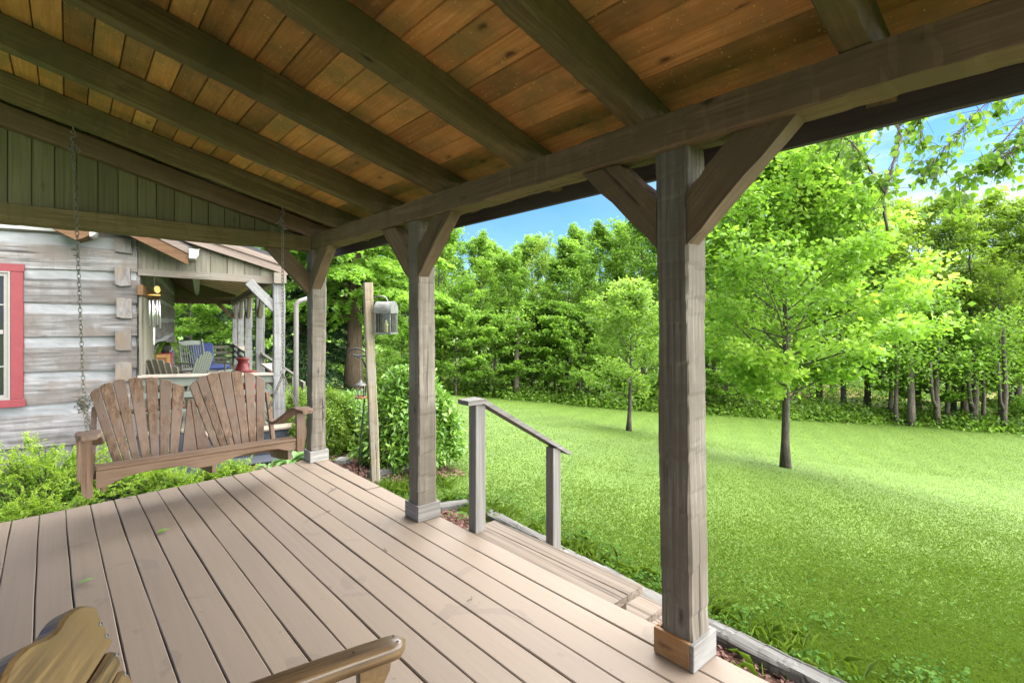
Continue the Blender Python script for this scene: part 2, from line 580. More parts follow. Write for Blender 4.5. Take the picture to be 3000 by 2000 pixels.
M['lawn'] = lawn_mat()
M['field'] = plain('dry_field', (.34, .25, .12), .95, .3, 1.2, .4, .1)
M['woodfloor'] = plain('wood_floor', (.055, .050, .022), .95, .5, 3., .6, .1, c2=(.035, .06, .012))
M['mulch_base'] = plain('mulch', (.085, .045, .032), .95, .5, 60., .9, .1)
G1 = [(0, (.050, .110, .010)), (.5, (.105, .215, .016)), (1, (.21, .33, .030))]
M['leaf_maple'] = leaf_mat('maple_leaves', [(0, (.110, .205, .026)), (.5, (.215, .375, .046)), (1, (.43, .58, .10))], .52)
M['leaf_mid'] = leaf_mat('forest_leaves', [(0, (.082, .160, .020)), (.5, (.165, .300, .038)), (1, (.30, .445, .07))], .54)
M['leaf_yellow'] = leaf_mat('yellowish_leaves', [(0, (.105, .180, .022)), (.5, (.210, .320, .040)), (1, (.34, .46, .07))], .54)
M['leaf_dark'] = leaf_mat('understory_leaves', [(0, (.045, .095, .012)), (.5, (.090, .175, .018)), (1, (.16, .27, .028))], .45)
M['leaf_pale'] = leaf_mat('pale_leaves', [(0, (.12, .21, .035)), (.5, (.21, .34, .055)), (.93, (.33, .47, .09)), (1, (.55, .58, .42))], .5)
M['leaf_cypress'] = leaf_mat('cypress_fronds', [(0, (.105, .20, .028)), (.5, (.195, .355, .048)), (1, (.31, .48, .08))], .5)
M['leaf_spruce'] = leaf_mat('spruce_needles', [(0, (.018, .048, .016)), (.5, (.040, .092, .030)), (1, (.085, .16, .055))], .2)
M['leaf_yew'] = leaf_mat('yew_needles', [(0, (.035, .085, .012)), (.4, (.105, .225, .020)), (1, (.36, .50, .05))], .35)
M['leaf_laurel'] = leaf_mat('laurel_leaves', [(0, (.040, .105, .012)), (.5, (.105, .225, .024)), (.85, (.22, .35, .05)), (1, (.42, .50, .17))], .3, .38, .5)
M['leaf_box'] = leaf_mat('boxwood_leaves', [(0, (.045, .095, .010)), (.5, (.130, .225, .018)), (1, (.27, .38, .035))], .3)
M['leaf_birch'] = leaf_mat('birch_leaves', [(0, (.055, .120, .014)), (.6, (.115, .22, .022)), (1, (.21, .34, .04))], .58, .45)
M['leaf_hosta'] = leaf_mat('hosta_leaves', [(0, (.10, .22, .05)), (1, (.20, .36, .10))], .3, .45)
M['grass'] = leaf_mat('grass_blades', [(0, (0.072, 0.121, 0.011)), (.45, (0.101, 0.169, 0.016)), (.85, (0.133, 0.205, 0.025)), (.93, (0.157, 0.204, 0.035)), (1, (0.212, 0.210, 0.075))], .36, .6)
M['clover'] = leaf_mat('clover_leaves', [(0, (.032, .080, .012)), (1, (.070, .140, .022))], .35, .85, .08)
M['chips'] = plain('mulch_chips', (.19, .105, .085), .9, .6, 14., .5, .1)

# ------------------------------------------------------------------ terrain
GX = np.array([-300, -5., 2., 4., 8., 12.7, 14.9, 17.6, 24., 32.7, 60., 300.])
GZ = np.array([-.4, -.4, -.45, -.58, -1.22, -2.08, -2.5, -3.0, -3.6, -3.92, -4.4, -5.5])


def gz(x, y):
    x = np.asarray(x, float); y = np.asarray(y, float)
    z = sum(np.interp(x + k, GX, GZ) for k in (-1.2, -.6, 0, .6, 1.2)) / 5
    far = np.clip((x - 4) / 4, 0, 1)
    z = z + far * (.018 * np.sin(x * .75 + y * .22) + .03 * np.sin(x * .33 - y * .51))
    return z


def sheet(name, xs, ys, mat, dz=0., mask=None):
    xs, ys = np.asarray(xs, float), np.asarray(ys, float)
    X, Y = np.meshgrid(xs, ys)
    Z = gz(X, Y) + dz
    v = np.stack([X, Y, Z], -1).reshape(-1, 3)
    nx, ny = len(xs), len(ys)
    f = []
    for j in range(ny - 1):
        for i in range(nx - 1):
            if mask and not mask((xs[i] + xs[i + 1]) / 2, (ys[j] + ys[j + 1]) / 2): continue
            a = j * nx + i
            f.append((a, a + 1, a + nx + 1, a + nx))
    me = bpy.data.meshes.new(name)
    me.from_pydata(v.tolist(), [], f)
    me.materials.append(mat)
    me.polygons.foreach_set('use_smooth', [True] * len(f))
    me.update()
    o = place(bpy.data.objects.new(name, me))
    o['kind'] = 'structure'
    return o


def nonuni(lo, a, b, hi, step):
    return np.concatenate([np.linspace(lo, a, 14)[:-1], np.arange(a, b, step), np.linspace(b, hi, 14)])


sheet('lawn', nonuni(-400, -8, 42, 500, .8), nonuni(-400, -12, 42, 500, .8), M['lawn'])
# ground line where the lawn meets the wood: photo column -> distance
EDGE = [(900, 27), (1360, 30), (1550, 29), (1900, 28), (2300, 27), (2700, 25.5), (3000, 24), (3400, 22.5)]


def edge_d(px): return float(np.interp(px, [e[0] for e in EDGE], [e[1] for e in EDGE]))


def strip(name, mat, d0, d1, p0, p1, dz, n=60, m=18, kind='structure'):
    v, f = [], []
    for i in range(n + 1):
        px = p0 + (p1 - p0) * i / n
        for j in range(m + 1):
            d = edge_d(px) + d0 + (d1 - d0) * (j / m) ** 1.5 + (.35 * math.sin(i * 1.7) + .25 * math.sin(i * .6) if j == 0 else 0)
            p = at_d(px, d)
            v.append((p.x, p.y, float(gz(p.x, p.y)) + dz))
    for i in range(n):
        for j in range(m):
            a = i * (m + 1) + j
            f.append((a, a + m + 1, a + m + 2, a + 1))
    me = bpy.data.meshes.new(name)
    me.from_pydata(v, [], f)
    me.materials.append(mat)
    me.update()
    o = place(bpy.data.objects.new(name, me))
    o['kind'] = kind
    return o


strip('woodland_floor', M['woodfloor'], .3, 60, 300, 3600, .02)
strip('dry_field', M['field'], 9, 160, 2250, 3600, .06)

# mulch bed along the deck and the bed at its far corner
def flat_patch(name, pts, mat, dz):
    v = [(x, y, float(gz(x, y)) + dz) for x, y in pts]
    me = bpy.data.meshes.new(name)
    me.from_pydata(v, [], [tuple(range(len(v)))])
    me.materials.append(mat)
    me.update()
    o = place(bpy.data.objects.new(name, me))
    o['kind'] = 'structure'
    return o


flat_patch('mulch_bed', [(1.2, -2), (2.9, -2), (2.9, 4.25), (1.2, 4.3)], M['mulch_base'], .012)
flat_patch('planting_bed', [(1.4, 5.3), (2.3, 5.2), (2.9, 5.75), (3.4, 5.85), (3.9, 6.3), (3.8, 7.6), (3.0, 8.2), (1.4, 7.6)], M['mulch_base'], .012)
flat_patch('landscape_fabric', [(-2.5, 5.0), (1.25, 5.2), (1.35, 7.6), (.8, 8.2), (-2.5, 8.6)], M['cloth'], .015)

# ------------------------------------------------------------------ hewn timbers
def frame(p0, p1, up=(0, 0, 1)):
    p0, p1 = Vector(p0), Vector(p1)
    x = (p1 - p0).normalized()
    up = Vector(up)
    y = up.cross(x)
    if y.length < 1e-3: y = Vector((0, 1, 0)).cross(x)
    y.normalize()
    z = x.cross(y)
    m = Matrix((x, y, z)).transposed().to_4x4()
    m.translation = p0
    return m, (p1 - p0).length


def hewn(name, p0, p1, w, h, mat, parent, up=(0, 0, 1), amp=.005, seg=.085, seed=0, ch=.008, rnd=0.):
    """a hand-hewn timber: local X along its length; every face carries overlapping adze cuts, each deepening
    slowly and ending in a small step, over a gently wandering surface"""
    rg = random.Random(seed * 7919 + 13)
    Mx, L = frame(p0, p1, up)
    hw, hh = w / 2, h / 2
    cor = [(-hw, -hh), (hw, -hh), (hw, hh), (-hw, hh)]
    base = []
    for c in range(4):
        a, b = Vector(cor[c]), Vector(cor[(c + 1) % 4])
        d = (b - a).normalized()
        nrm = Vector((d.y, -d.x))
        base.append([(p, nrm) for p in (a + d * ch, a + d * ((b - a).length * .36), a + d * ((b - a).length * .68), b - d * ch)])
    step = max(.012, seg * .17)
    n = max(4, int(L / step))
    cuts, wob = [], []
    for c in range(4):
        xs = [-.3]
        while xs[-1] < L + .3: xs.append(xs[-1] + seg * rg.uniform(.4, 2.0))
        cuts.append([(x, rg.uniform(.45, 1.2), rg.uniform(-.35, .35), rg.uniform(-.5, .5)) for x in xs])
        wob.append((rg.uniform(0, 6), rg.uniform(0, 6), rg.uniform(3.2, 5.8)))
    vs, fs = [], []
    for i in range(n + 1):
        x = L * i / n
        for c in range(4):
            cl_ = cuts[c]
            for k in range(4):
                u = (0, .36, .68, 1)[k] - .5
                o = 0
                for q in range(len(cl_) - 1):
                    s0 = cl_[q][0] + cl_[q][2] * u * seg
                    s1 = cl_[q + 1][0] + cl_[q + 1][2] * u * seg
                    if s0 <= x < s1:
                        t = (x - s0) / max(1e-4, s1 - s0)
                        o = amp * cl_[q][1] * (.55 - 1.25 * t * t) + amp * cl_[q][3] * u
                        break
                p, nrm = base[c][k]
                o += amp * .9 * math.sin(x * wob[c][2] + wob[c][0] + u * .6) + amp * .4 * math.sin(x * 11 + wob[c][1])
                if k in (0, 3): o -= amp * .25 * abs(math.sin(x * 8.3 + wob[c][1]))
                v = p + nrm * o
                vs.append((x, v.x, v.y))
    for i in range(n):
        for k in range(16):
            k2 = (k + 1) % 16
            fs.append((i * 16 + k, i * 16 + k2, (i + 1) * 16 + k2, (i + 1) * 16 + k))
    fs.append(tuple(range(16))[::-1])
    fs.append(tuple(range(n * 16, (n + 1) * 16)))
    mb = MB()
    mb.add(vs, fs, rnd)
    return mb.build(name, mat, parent, Mx)


def bar(name, p0, p1, w, h, mat, parent, up=(0, 0, 1), bev=.003, rnd=0.):
    Mx, L = frame(p0, p1, up)
    mb = MB()
    mb.box((0, -w / 2, -h / 2), (L, w / 2, h / 2), None, rnd, 0, bev)
    return mb.build(name, mat, parent, Mx)


# ------------------------------------------------------------------ the porch we stand on
porch = thing('log_porch', 'covered timber porch with tan plank deck, hewn posts and sloping board ceiling', 'porch', (1.9, 3.1, 0))
SL = .285
XB, ZR = 1.82, 2.235                     # inner face of the eave beam, rafter underside there


def rz(x): return ZR + SL * (XB - x)


def deck_end(x): return 5.01 + .1055 * x


# deck: each board is a strip of the one floor part
mb = MB()
rg = random.Random(4)
for k in range(-9, 16):
    xa, xb = -.294 + .1416 * k + .0025, -.294 + .1416 * (k + 1) - .0025
    segs = [(-2.6, None)]
    if k == 15: segs = [(-2.6, 3.955), (3.962, None)]
    for y0, y1 in segs:
        dz = rg.uniform(-.0012, .0012)
        w = 0
        if k == 15 and y0 > 3: dz, w = .006, -.006
        sh = lambda y: -.0195 * (y - 5)
        n = 36
        ya = y0
        rows = []
        ph = rg.uniform(0, 6)
        for i in range(n + 1):
            t = i / n
            row = []
            for xx in (xa, xb + w):
                ye = y1 if y1 is not None else deck_end(xx) + rg.uniform(-.004, .004) * (i == n)
                y = ya + (ye - ya) * t
                jw = .0016 * math.sin(y * 2.1 + ph) + .0009 * math.sin(y * 7.3 + ph * 2)
                row.append((xx + sh(y) + jw, y))
            rows.append(row)
        vs, fs = [], []
        b = .004
        for (la, lb) in rows:
            for (x, y, z) in ((la[0], la[1], -.036), (la[0], la[1], -b), (la[0] + b, la[1], 0), (lb[0] - b, lb[1], 0), (lb[0], lb[1], -b), (lb[0], lb[1], -.036)):
                vs.append((x, y, z + dz))
        for i in range(n):
            for q in range(6):
                q2 = (q + 1) % 6
                fs.append((i * 6 + q, (i + 1) * 6 + q, (i + 1) * 6 + q2, i * 6 + q2))
        fs.append((0, 1, 2, 3, 4, 5))
        fs.append(tuple(n * 6 + q for q in (5, 4, 3, 2, 1, 0)))
        mb.add(vs, fs, (k * .137) % 1)
deck = mb.build('deck_floor', M['deck'], porch)
mb = MB()
mb.box((-1.5, -2.6, -.06), (1.93, 4.8, -.041))
mb.box((1.90, -2.6, -.24), (1.935, 5.0, -.062))
mb.prism([(-1.5, 4.79, -.28), (1.9, 5.14, -.28), (1.9, 5.14, -.045), (-1.5, 4.79, -.045)], (0, -.035, 0))
mb.build('deck_joists', M['deck_gap'], porch)

# posts with their boxed bases
def porch_post(px, py, lean, seed, inner, front, side):
    p = hewn('post', (px + .0, py, 0.0), (px + lean, py + .004, 2.098), .142, .142, M['post_wood'], porch, up=(0, 1, 0), amp=.0038, seg=.10, seed=seed)
    hb, t, zt = .092, .020, .105
    for nm, a, b, mt, rn in (('base_trim', (px - hb, py + hb, .002), (px - hb, py - hb + t, .002), inner, .2),
                             ('base_trim', (px - hb, py - hb + t / 2, .002), (px + hb, py - hb + t / 2, .002), front, .5),
                             ('base_trim', (px + hb, py - hb + t, .002), (px + hb, py + hb, .002), side, .7),
                             ('base_trim', (px + hb - t, py + hb - t / 2, .002), (px - hb + t, py + hb - t / 2, .002), inner, .9)):
        va, vb = Vector(a), Vector(b)
        va.z = vb.z = zt / 2 + .003
        off = Vector((0, 0, 0))
        if abs(va.x - vb.x) < 1e-6: off.x = t / 2 if va.x < px else -t / 2
        bar(nm, va + off, vb + off, t, zt + rn * .006, mt, p, bev=.003, rnd=rn)
    return p


posts = [porch_post(1.957, 1.138, -.035, 1, M['box_new'], M['box_grey'], M['box_grey']),
         porch_post(1.918, 3.172, -.01, 2, M['rail_wood'], M['rail_wood'], M['rail_wood']),
         porch_post(1.882, 5.148, .006, 3, M['box_grey'], M['box_grey'], M['box_grey'])]
# eave beam, tie beam
hewn('eave_beam', (1.893, -2.6, 2.166), (1.893, 5.26, 2.166), .146, .138, M['hewn'], porch, amp=.0045, seg=.12, seed=11, ch=.006)
hewn('tie_beam', (1.815, 5.178, 2.158), (-1.35, 5.178, 2.172), .14, .142, M['hewn_rafter'], porch, amp=.004, seg=.12, seed=12)
# knee braces
def brace(name, a, b, seed, up, w=.088, parent=porch):
    return hewn(name, a, b, w, .128, M['hewn'], parent, up=up, amp=.004, seg=.1, seed=seed)


def knee(px, py, sy, seed):
    # from the post face up to the underside of the beam, 45 degrees in the plane of the beam
    x = px - .028
    c0 = Vector((x, py + sy * .045, 1.755))
    c1 = Vector((x, py + sy * .37, 2.10))
    Mx, L = frame(c0, c1, (1, 0, 0))
    rgk = random.Random(seed)
    # five-sided outline in the (y, z) plane: plumb cut at the post, level cut at the beam
    y0, yl = py + sy * .068, py + sy * .068
    pts = []
    low = [(yl, 1.700), (py + sy * .475, 2.094)]
    top = [(py + sy * .262, 2.094), (yl, 1.905)]
    n = 7
    out = []
    for i in range(n + 1):
        t = i / n
        out.append((low[0][0] + (low[1][0] - low[0][0]) * t, low[0][1] + (low[1][1] - low[0][1]) * t, 0))
    for i in range(n + 1):
        t = i / n
        out.append((top[0][0] + (top[1][0] - top[0][0]) * t, top[0][1] + (top[1][1] - top[0][1]) * t, 1))
    vs, fs = [], []
    N = len(out)
    for lay, xx in ((0, x - .044), (1, x + .044)):
        for q, (yy, zz, s) in enumerate(out):
            jj = .0045 if q not in (0, n, n + 1, N - 1) else 0
            vs.append(Vector((xx + rgk.uniform(-.003, .003), yy + rgk.uniform(-jj, jj), zz + rgk.uniform(-jj, jj))))
    fs = []
    for i in range(n):
        j = N - 1 - i
        fs.append((i, i + 1, j - 1, j))
        fs.append((N + j, N + j - 1, N + i + 1, N + i))
    for i in range(N):
        fs.append((i, N + i, N + (i + 1) % N, (i + 1) % N))
    if sy < 0: fs = [f[::-1] for f in fs]
    inv = Mx.inverted()
    m = MB()
    m.add([inv @ v for v in vs], [f[::-1] for f in fs], .3)
    return m.build('knee_brace', M['hewn'], porch, Mx)


knee(1.925, 1.140, 1, 21); knee(1.925, 1.140, -1, 22)
knee(1.908, 3.174, 1, 23); knee(1.908, 3.174, -1, 24)
knee(1.888, 5.150, -1, 25)
# brace under the tie beam
Mx, L = frame((1.815, 5.17, 1.75), (1.47, 5.17, 2.09), (0, 1, 0))
m = MB()
inv = Mx.inverted()
m.prism([inv @ Vector(p) for p in ((1.812, 5.13, 1.655), (1.415, 5.13, 2.084), (1.60, 5.13, 2.084), (1.812, 5.13, 1.86))], inv.to_3x3() @ Vector((0, .085, 0)))
m.build('knee_brace', M['hewn'], porch, Mx)

# rafters
RAF = [(-1.07, -1.07), (-.29, -.29), (.49, .47), (1.30, 1.245), (2.05, 1.985), (2.835, 2.86), (3.69, 3.78), (4.49, 4.68)]
RAFO = []
for i, (yr, yl) in enumerate(RAF):
    d = Vector((1, 0, -SL)).normalized()
    nz = Vector((SL, 0, 1)).normalized()
    h = .16
    x0, x1 = -1.35, 2.135
    yA = yr + (yl - yr) * (XB - x0) / 2.2
    yB = yr
    a = Vector((x0, yA, rz(x0))) + nz * (h / 2)
    b = Vector((x1, yB, rz(x1))) + nz * (h / 2)
    RAFO.append(hewn('rafter', a, b, .088, h, M['hewn_rafter'], porch, amp=.0042, seg=.13, seed=31 + i, ch=.004))
# end rafter against the gable
a = Vector((-1.35, 5.16, 2.236 + .262 * (1.795 + 1.35) + .07)); b = Vector((2.135, 5.16, 2.236 - .262 * .34 + .07))
hewn('rafter', a, b, .10, .15, M['hewn'], porch, amp=.003, seg=.14, seed=40)

# ceiling boards (run along the porch), one part
mb = MB()
rg = random.Random(9)
cz = lambda x: rz(x) + .163 * math.hypot(1, SL) + .0
for k in range(-12, 15):
    xa, xb = .472 + .1225 * k, .472 + .1225 * (k + 1)
    if xa > 2.12: break
    xb = min(xb, 2.135)
    g = .009
    rnd = rg.random()
    za, zb = cz(xa), cz(xb)
    c_ = .0035
    pr = [(xa + .002, za + .006), (xa + .002 + c_, za - c_ * SL), (xb - .002 - c_, zb + c_ * SL), (xb - .002, zb + .006), (xb - .002, zb + .03), (xa + .002, za + .03)]
    mb.prism([(x, -2.6, z) for x, z in pr], (0, 7.85, 0), rnd)
mb.build('ceiling_boards', M['ceiling'], porch)
mb = MB()
x0, x1 = -1.38, 2.22
mb.prism([(x0, -2.6, cz(x0) + .035), (x1, -2.6, cz(x1) + .035), (x1, -2.6, cz(x1) + .06), (x0, -2.6, cz(x0) + .06)], (0, 8.05, 0))
mb.build('roof_covering', M['roofing'], porch)
mb = MB()
mb.box((2.142, -2.6, 2.078), (2.172, 5.45, 2.29), None, 0, 0, .002)
mb.build('fascia', M['fascia'], porch)
# unseen house wall, added to shade the porch, kept short to let light in
mb = MB()
for i in range(9): mb.box((-1.50, -2.6, -.3 + i * .4), (-1.33, 2.7, .055 + i * .4), None, i * .23, 0, .01)
mb.box((-1.48, -2.6, -.3), (-1.36, 2.7, 3.3), None, .5)
mb.build('unseen_house_wall', M['log'], porch)
# gable infill boards
mb = MB()
xx = -1.35
i = 0
while xx < 1.8:
    wd = .128
    x2 = min(xx + wd - .007, 1.82)
    t0, t1 = 2.36 + .262 * (1.795 - xx), 2.36 + .262 * (1.795 - x2)
    yy = 5.232 + rg.uniform(-.001, .001)
    mb.prism([(xx, yy, 2.20), (x2, yy, 2.20), (x2, yy, t1), (xx, yy, t0)], (0, .022, 0), rg.random())
    xx += wd
    i += 1
mb.prism([(-1.35, 5.262, 2.2), (1.82, 5.262, 2.2), (2.13, 5.262, 2.30), (-1.35, 5.262, cz(-1.35) + .03)], (0, .006, 0))
mb.build('gable_boards', M['gable_board'], porch)
# small hook under the eave beam beside the middle post
pts = [(1.86, 3.50, 2.10), (1.86, 3.50, 2.03), (1.86, 3.488, 2.012), (1.86, 3.474, 2.012), (1.86, 3.466, 2.03)]
m = MB(); m.tube(pts, .004, 6); m.build('hook', M['black_iron'], porch, smooth=True)

# steps and handrail at the open side of the deck
st = part_empty('steps', porch, Matrix.Translation((2.2, 2.1, 0)))
rg = random.Random(3)
for (xa, xb, ya, yb, z, seed) in ((2.045, 2.175, 1.585, 2.79, -.012, 1), (2.180, 2.312, 1.590, 2.795, -.015, 2), (2.235, 2.37, 1.575, 2.8, -.185, 3), (2.375, 2.52, 1.58, 2.8, -.19, 4),
                            (2.45, 2.60, 1.59, 2.8, -.36, 5), (2.605, 2.75, 1.60, 2.8, -.365, 6)):
    mb = MB()
    sk = -.02 * (yb - ya)
    n = 16
    vs, fs = [], []
    for i in range(n + 1):
        y = ya + (yb - ya) * i / n
        dx = sk * i / n + rg.uniform(-.0015, .0015)
        prof = [(xa, -.04), (xa, -.003), (xa + .003, 0), (xb - .005, 0), (xb, -.005), (xb, -.04)]
        jag = rg.uniform(-.003, .003) if i in (0, n) else 0
        for x, zz in prof: vs.append((x + dx, y + (rg.uniform(-.005, .005) if i in (0, n) else 0), z + zz + (rg.uniform(-.002, .002) if i in (0, n) else 0)))
    for i in range(n):
        for q in range(6):
            fs.append((i * 6 + q, (i + 1) * 6 + q, (i + 1) * 6 + (q + 1) % 6, i * 6 + (q + 1) % 6))
    fs.append((0, 1, 2, 3, 4, 5)); fs.append(tuple(n * 6 + q for q in (5, 4, 3, 2, 1, 0)))
    mb.add(vs, fs, seed * .17)
    mb.build('tread', M['tread'], st)
for yy in (1.68, 2.70):
    mb = MB()
    mb.prism([(1.99, yy, -.06), (2.29, yy, -.06), (2.29, yy, -.23), (2.5, yy, -.23), (2.5, yy, -.405), (2.72, yy, -.41), (2.72, yy, -.55), (1.99, yy, -.45)], (0, .04, 0))
    mb.build('stringer', M['deck_gap'], st)
hr = part_empty('handrail', porch, Matrix.Translation((2.06, 2.74, 0)))
bar('post', (2.082, 2.745, -.16), (2.082, 2.745, .838), .084, .082, M['rail_wood'], hr, up=(0, 1, 0), bev=.004)
bar('post', (2.815, 2.745, -.75), (2.815, 2.745, .428), .084, .082, M['rail_wood'], hr, up=(0, 1, 0), bev=.004)
m = MB()
yy = 2.685
m.prism([(1.965, yy, .842), (2.095, yy, .842), (2.945, yy, .352), (2.960, yy, .372), (2.10, yy, .876), (1.965, yy, .872)], (0, .118, 0))
m.build('rail', M['rail_wood'], hr)

# ------------------------------------------------------------------ porch swing
swing = thing('porch_swing', 'brown wooden two-seat porch swing with fan-shaped slat backs hanging on chains', 'porch swing', (.78, 4.6, .3))
YF = 4.38
sx = lambda z8: 220 + z8 * .2891
sy = lambda z8: 1060 + z8 * .2891
BP, BN = (0, 4.83, .27), (0, -1, .30)
BN = Vector(BN).normalized()


def bpt(x8, y8): return on_plane(sx(x8), sy(y8), BP, BN)


left_fan = [((150, 330), (240, 265), (498, 1060), (405, 1075)), ((245, 258), (375, 208), (578, 1050), (510, 1058)), ((382, 205), (508, 182), (665, 1035), (592, 1045)),
            ((540, 175), (678, 170), (765, 1015), (683, 1030)), ((712, 168), (835, 168), (850, 1002), (772, 1015)), ((858, 178), (980, 205), (942, 985), (858, 1000)), ((990, 212), (1108, 270), (1036, 970), (955, 985))]
right_fan = [((1160, 262), (1225, 188), (1478, 900), (1416, 908)), ((1228, 180), (1325, 140), (1546, 888), (1486, 898)), ((1330, 138), (1448, 115), (1616, 878), (1555, 885)),
             ((1452, 110), (1572, 108), (1688, 865), (1624, 875)), ((1578, 105), (1690, 108), (1763, 850), (1695, 862)), ((1712, 112), (1812, 128), (1833, 845), (1767, 852)), ((1832, 138), (1925, 200), (1908, 830), (1840, 840))]
wedges = [((1138, 378), (1166, 376), (1240, 940), (1078, 960)), ((1170, 376), (1192, 374), (1398, 915), (1246, 935))]


def slat_mesh(mb, quad, rnd, arch=.012, th=.02):
    tl, tr, br, bl = [bpt(*q) for q in quad]
    up = (tl - bl).normalized()
    pts = [bl, br, tr]
    for t in (.75, .5, .25):
        pts.append(tl + (tr - tl) * t + up * arch * (1 - (2 * t - 1) ** 2))
    pts.append(tl)
    c = sum(pts, Vector()) / len(pts)
    n = BN * 1
    if n.y > 0: n = -n
    # bevelled front face
    inner = [p + (c - p).normalized() * .0 for p in pts]
    k = len(pts)
    edge = []
    for i, p in enumerate(pts):
        a, b = pts[i - 1], pts[(i + 1) % k]
        e1, e2 = (p - a).normalized(), (b - p).normalized()
        inn = (n.cross(e1) + n.cross(e2))
        inn = inn.normalized() * .004
        if (c - p).dot(inn) < 0: inn = -inn
        edge.append(inn)
    vs = [p + edge[i] + n * th / 2 for i, p in enumerate(pts)] + [p + n * (th / 2 - .004) for p in pts] + [p - n * th / 2 for p in pts]
    fs = [tuple(range(k)), tuple(range(2 * k, 3 * k))[::-1]]
    for l in range(2):
        for i in range(k):
            j = (i + 1) % k
            fs.append((l * k + i, (l + 1) * k + i, (l + 1) * k + j, l * k + j))
    mb.add(vs, fs, rnd)
    return tl, tr, br, bl, n


rg = random.Random(17)
for nm, fan in (('backrest', left_fan), ('backrest', right_fan)):
    b = part_empty(nm, swing, Matrix.Translation(bpt(*fan[3][2])))
    for q in fan:
        mb = MB()
        tl, tr, br, bl, n = slat_mesh(mb, q, rg.random())
        o = mb.build('slat', M['swing_wood'], b)
    for q in fan:
        hb = MB()
        tl, tr, br, bl = [bpt(*p) for p in q]
        c = tl + (bl - tl) * .33 + ((tr + (br - tr) * .33) - (tl + (bl - tl) * .33)) * .55
        nn = -BN if BN.y > 0 else BN
        a1 = Vector((1, 0, 0)); a2 = nn.cross(a1).normalized()
        ring = [c + nn * .0112 + (a1 * math.cos(k * PI / 4) + a2 * math.sin(k * PI / 4)) * .0035 for k in range(8)]
        hb.add(ring, [tuple(range(8)) if (ring[1] - ring[0]).cross(ring[2] - ring[1]).dot(nn) > 0 else tuple(range(8))[::-1]])
        hb.build('screw_hole', M['hole'], b)
mb = MB()
for q in wedges: slat_mesh(mb, q, rg.random(), .0)
mb.build('centre_filler', M['swing_wood'], swing)
# rear crossbar and back uprights
nn = -BN if BN.y > 0 else BN
ca, cb = bpt(425, 508) - nn * .03, bpt(1925, 362) - nn * .03
bar('crossbar', ca, cb, .03, .05, M['swing_wood_x'], swing, up=nn)
# frame coordinates of the front
fa, fb = on_y(sx(210), sy(1085), YF), on_y(sx(2240), sy(762), YF)
ZS = (fa.z + fb.z) / 2 - .005
XA, XZ = fa.x, fb.x
# front apron with two arches
prof = []
for x8, yb in ((212, 1284), (330, 1255), (420, 1205), (520, 1160), (700, 1110), (900, 1072), (1040, 1052), (1120, 1052), (1180, 1066), (1260, 1072), (1330, 1060), (1420, 1045), (1560, 985), (1700, 935), (1850, 905), (1990, 886), (2060, 880), (2110, 890), (2165, 896), (2252, 884)):
    prof.append(on_y(sx(x8), sy(yb), YF))
topl = [Vector((p.x, YF, ZS - .016)) for p in prof]
mb = MB()
n = len(prof)
vs = prof + topl + [p + Vector((0, .024, 0)) for p in prof] + [p + Vector((0, .024, 0)) for p in topl]
fs = []
for i in range(n - 1):
    fs.append((i, i + 1, n + i + 1, n + i))
    fs.append((2 * n + i + 1, 2 * n + i, 3 * n + i, 3 * n + i + 1))
    fs.append((i + 1, i, 2 * n + i, 2 * n + i + 1))
    fs.append((n + i, n + i + 1, 3 * n + i + 1, 3 * n + i))
fs += [(0, n, 3 * n, 2 * n), (n - 1, 3 * n - 1, 4 * n - 1, 2 * n - 1)]
mb.add(vs, fs, .3)
mb.build('apron', M['swing_wood_x'], swing)
# seat: rolled front slat and slats falling to the back
seat = part_empty('seat', swing, Matrix.Translation((.78, 4.5, .4)))
tops = [(YF - .012, ZS + .004, .055), (YF + .055, ZS + .002, .06), (YF + .125, ZS - .020, .06), (YF + .195, ZS - .05, .06), (YF + .265, ZS - .083, .06), (YF + .335, ZS - .115, .06), (YF + .405, ZS - .142, .06)]
for i, (y, z, w) in enumerate(tops):
    bar('slat', (XA - .004, y + w / 2, z - .011), (XZ + .004, y + w / 2, z - .011 - .0), w, .024, M['swing_wood_x'], seat, up=(0, -.12 * i / 2.2, 1) if i else (0, 0, 1), bev=.008 if i == 0 else .004, rnd=i * .13)
# side rails below the seat, a middle one showing under the apron
for x, nm in ((XA + .03, 'side_rail'), (.5 * (XA + XZ) + .04, 'side_rail'), (XZ - .055, 'side_rail')):
    mb = MB()
    mb.prism([(x, YF + .03, ZS - .03), (x, YF + .03, ZS - .17), (x, YF + .10, ZS - .185), (x, YF + .5, ZS - .24), (x, YF + .56, ZS - .2), (x, YF + .48, ZS - .15)], (.026, 0, 0), .4)
    mb.build(nm, M['swing_wood'], swing)
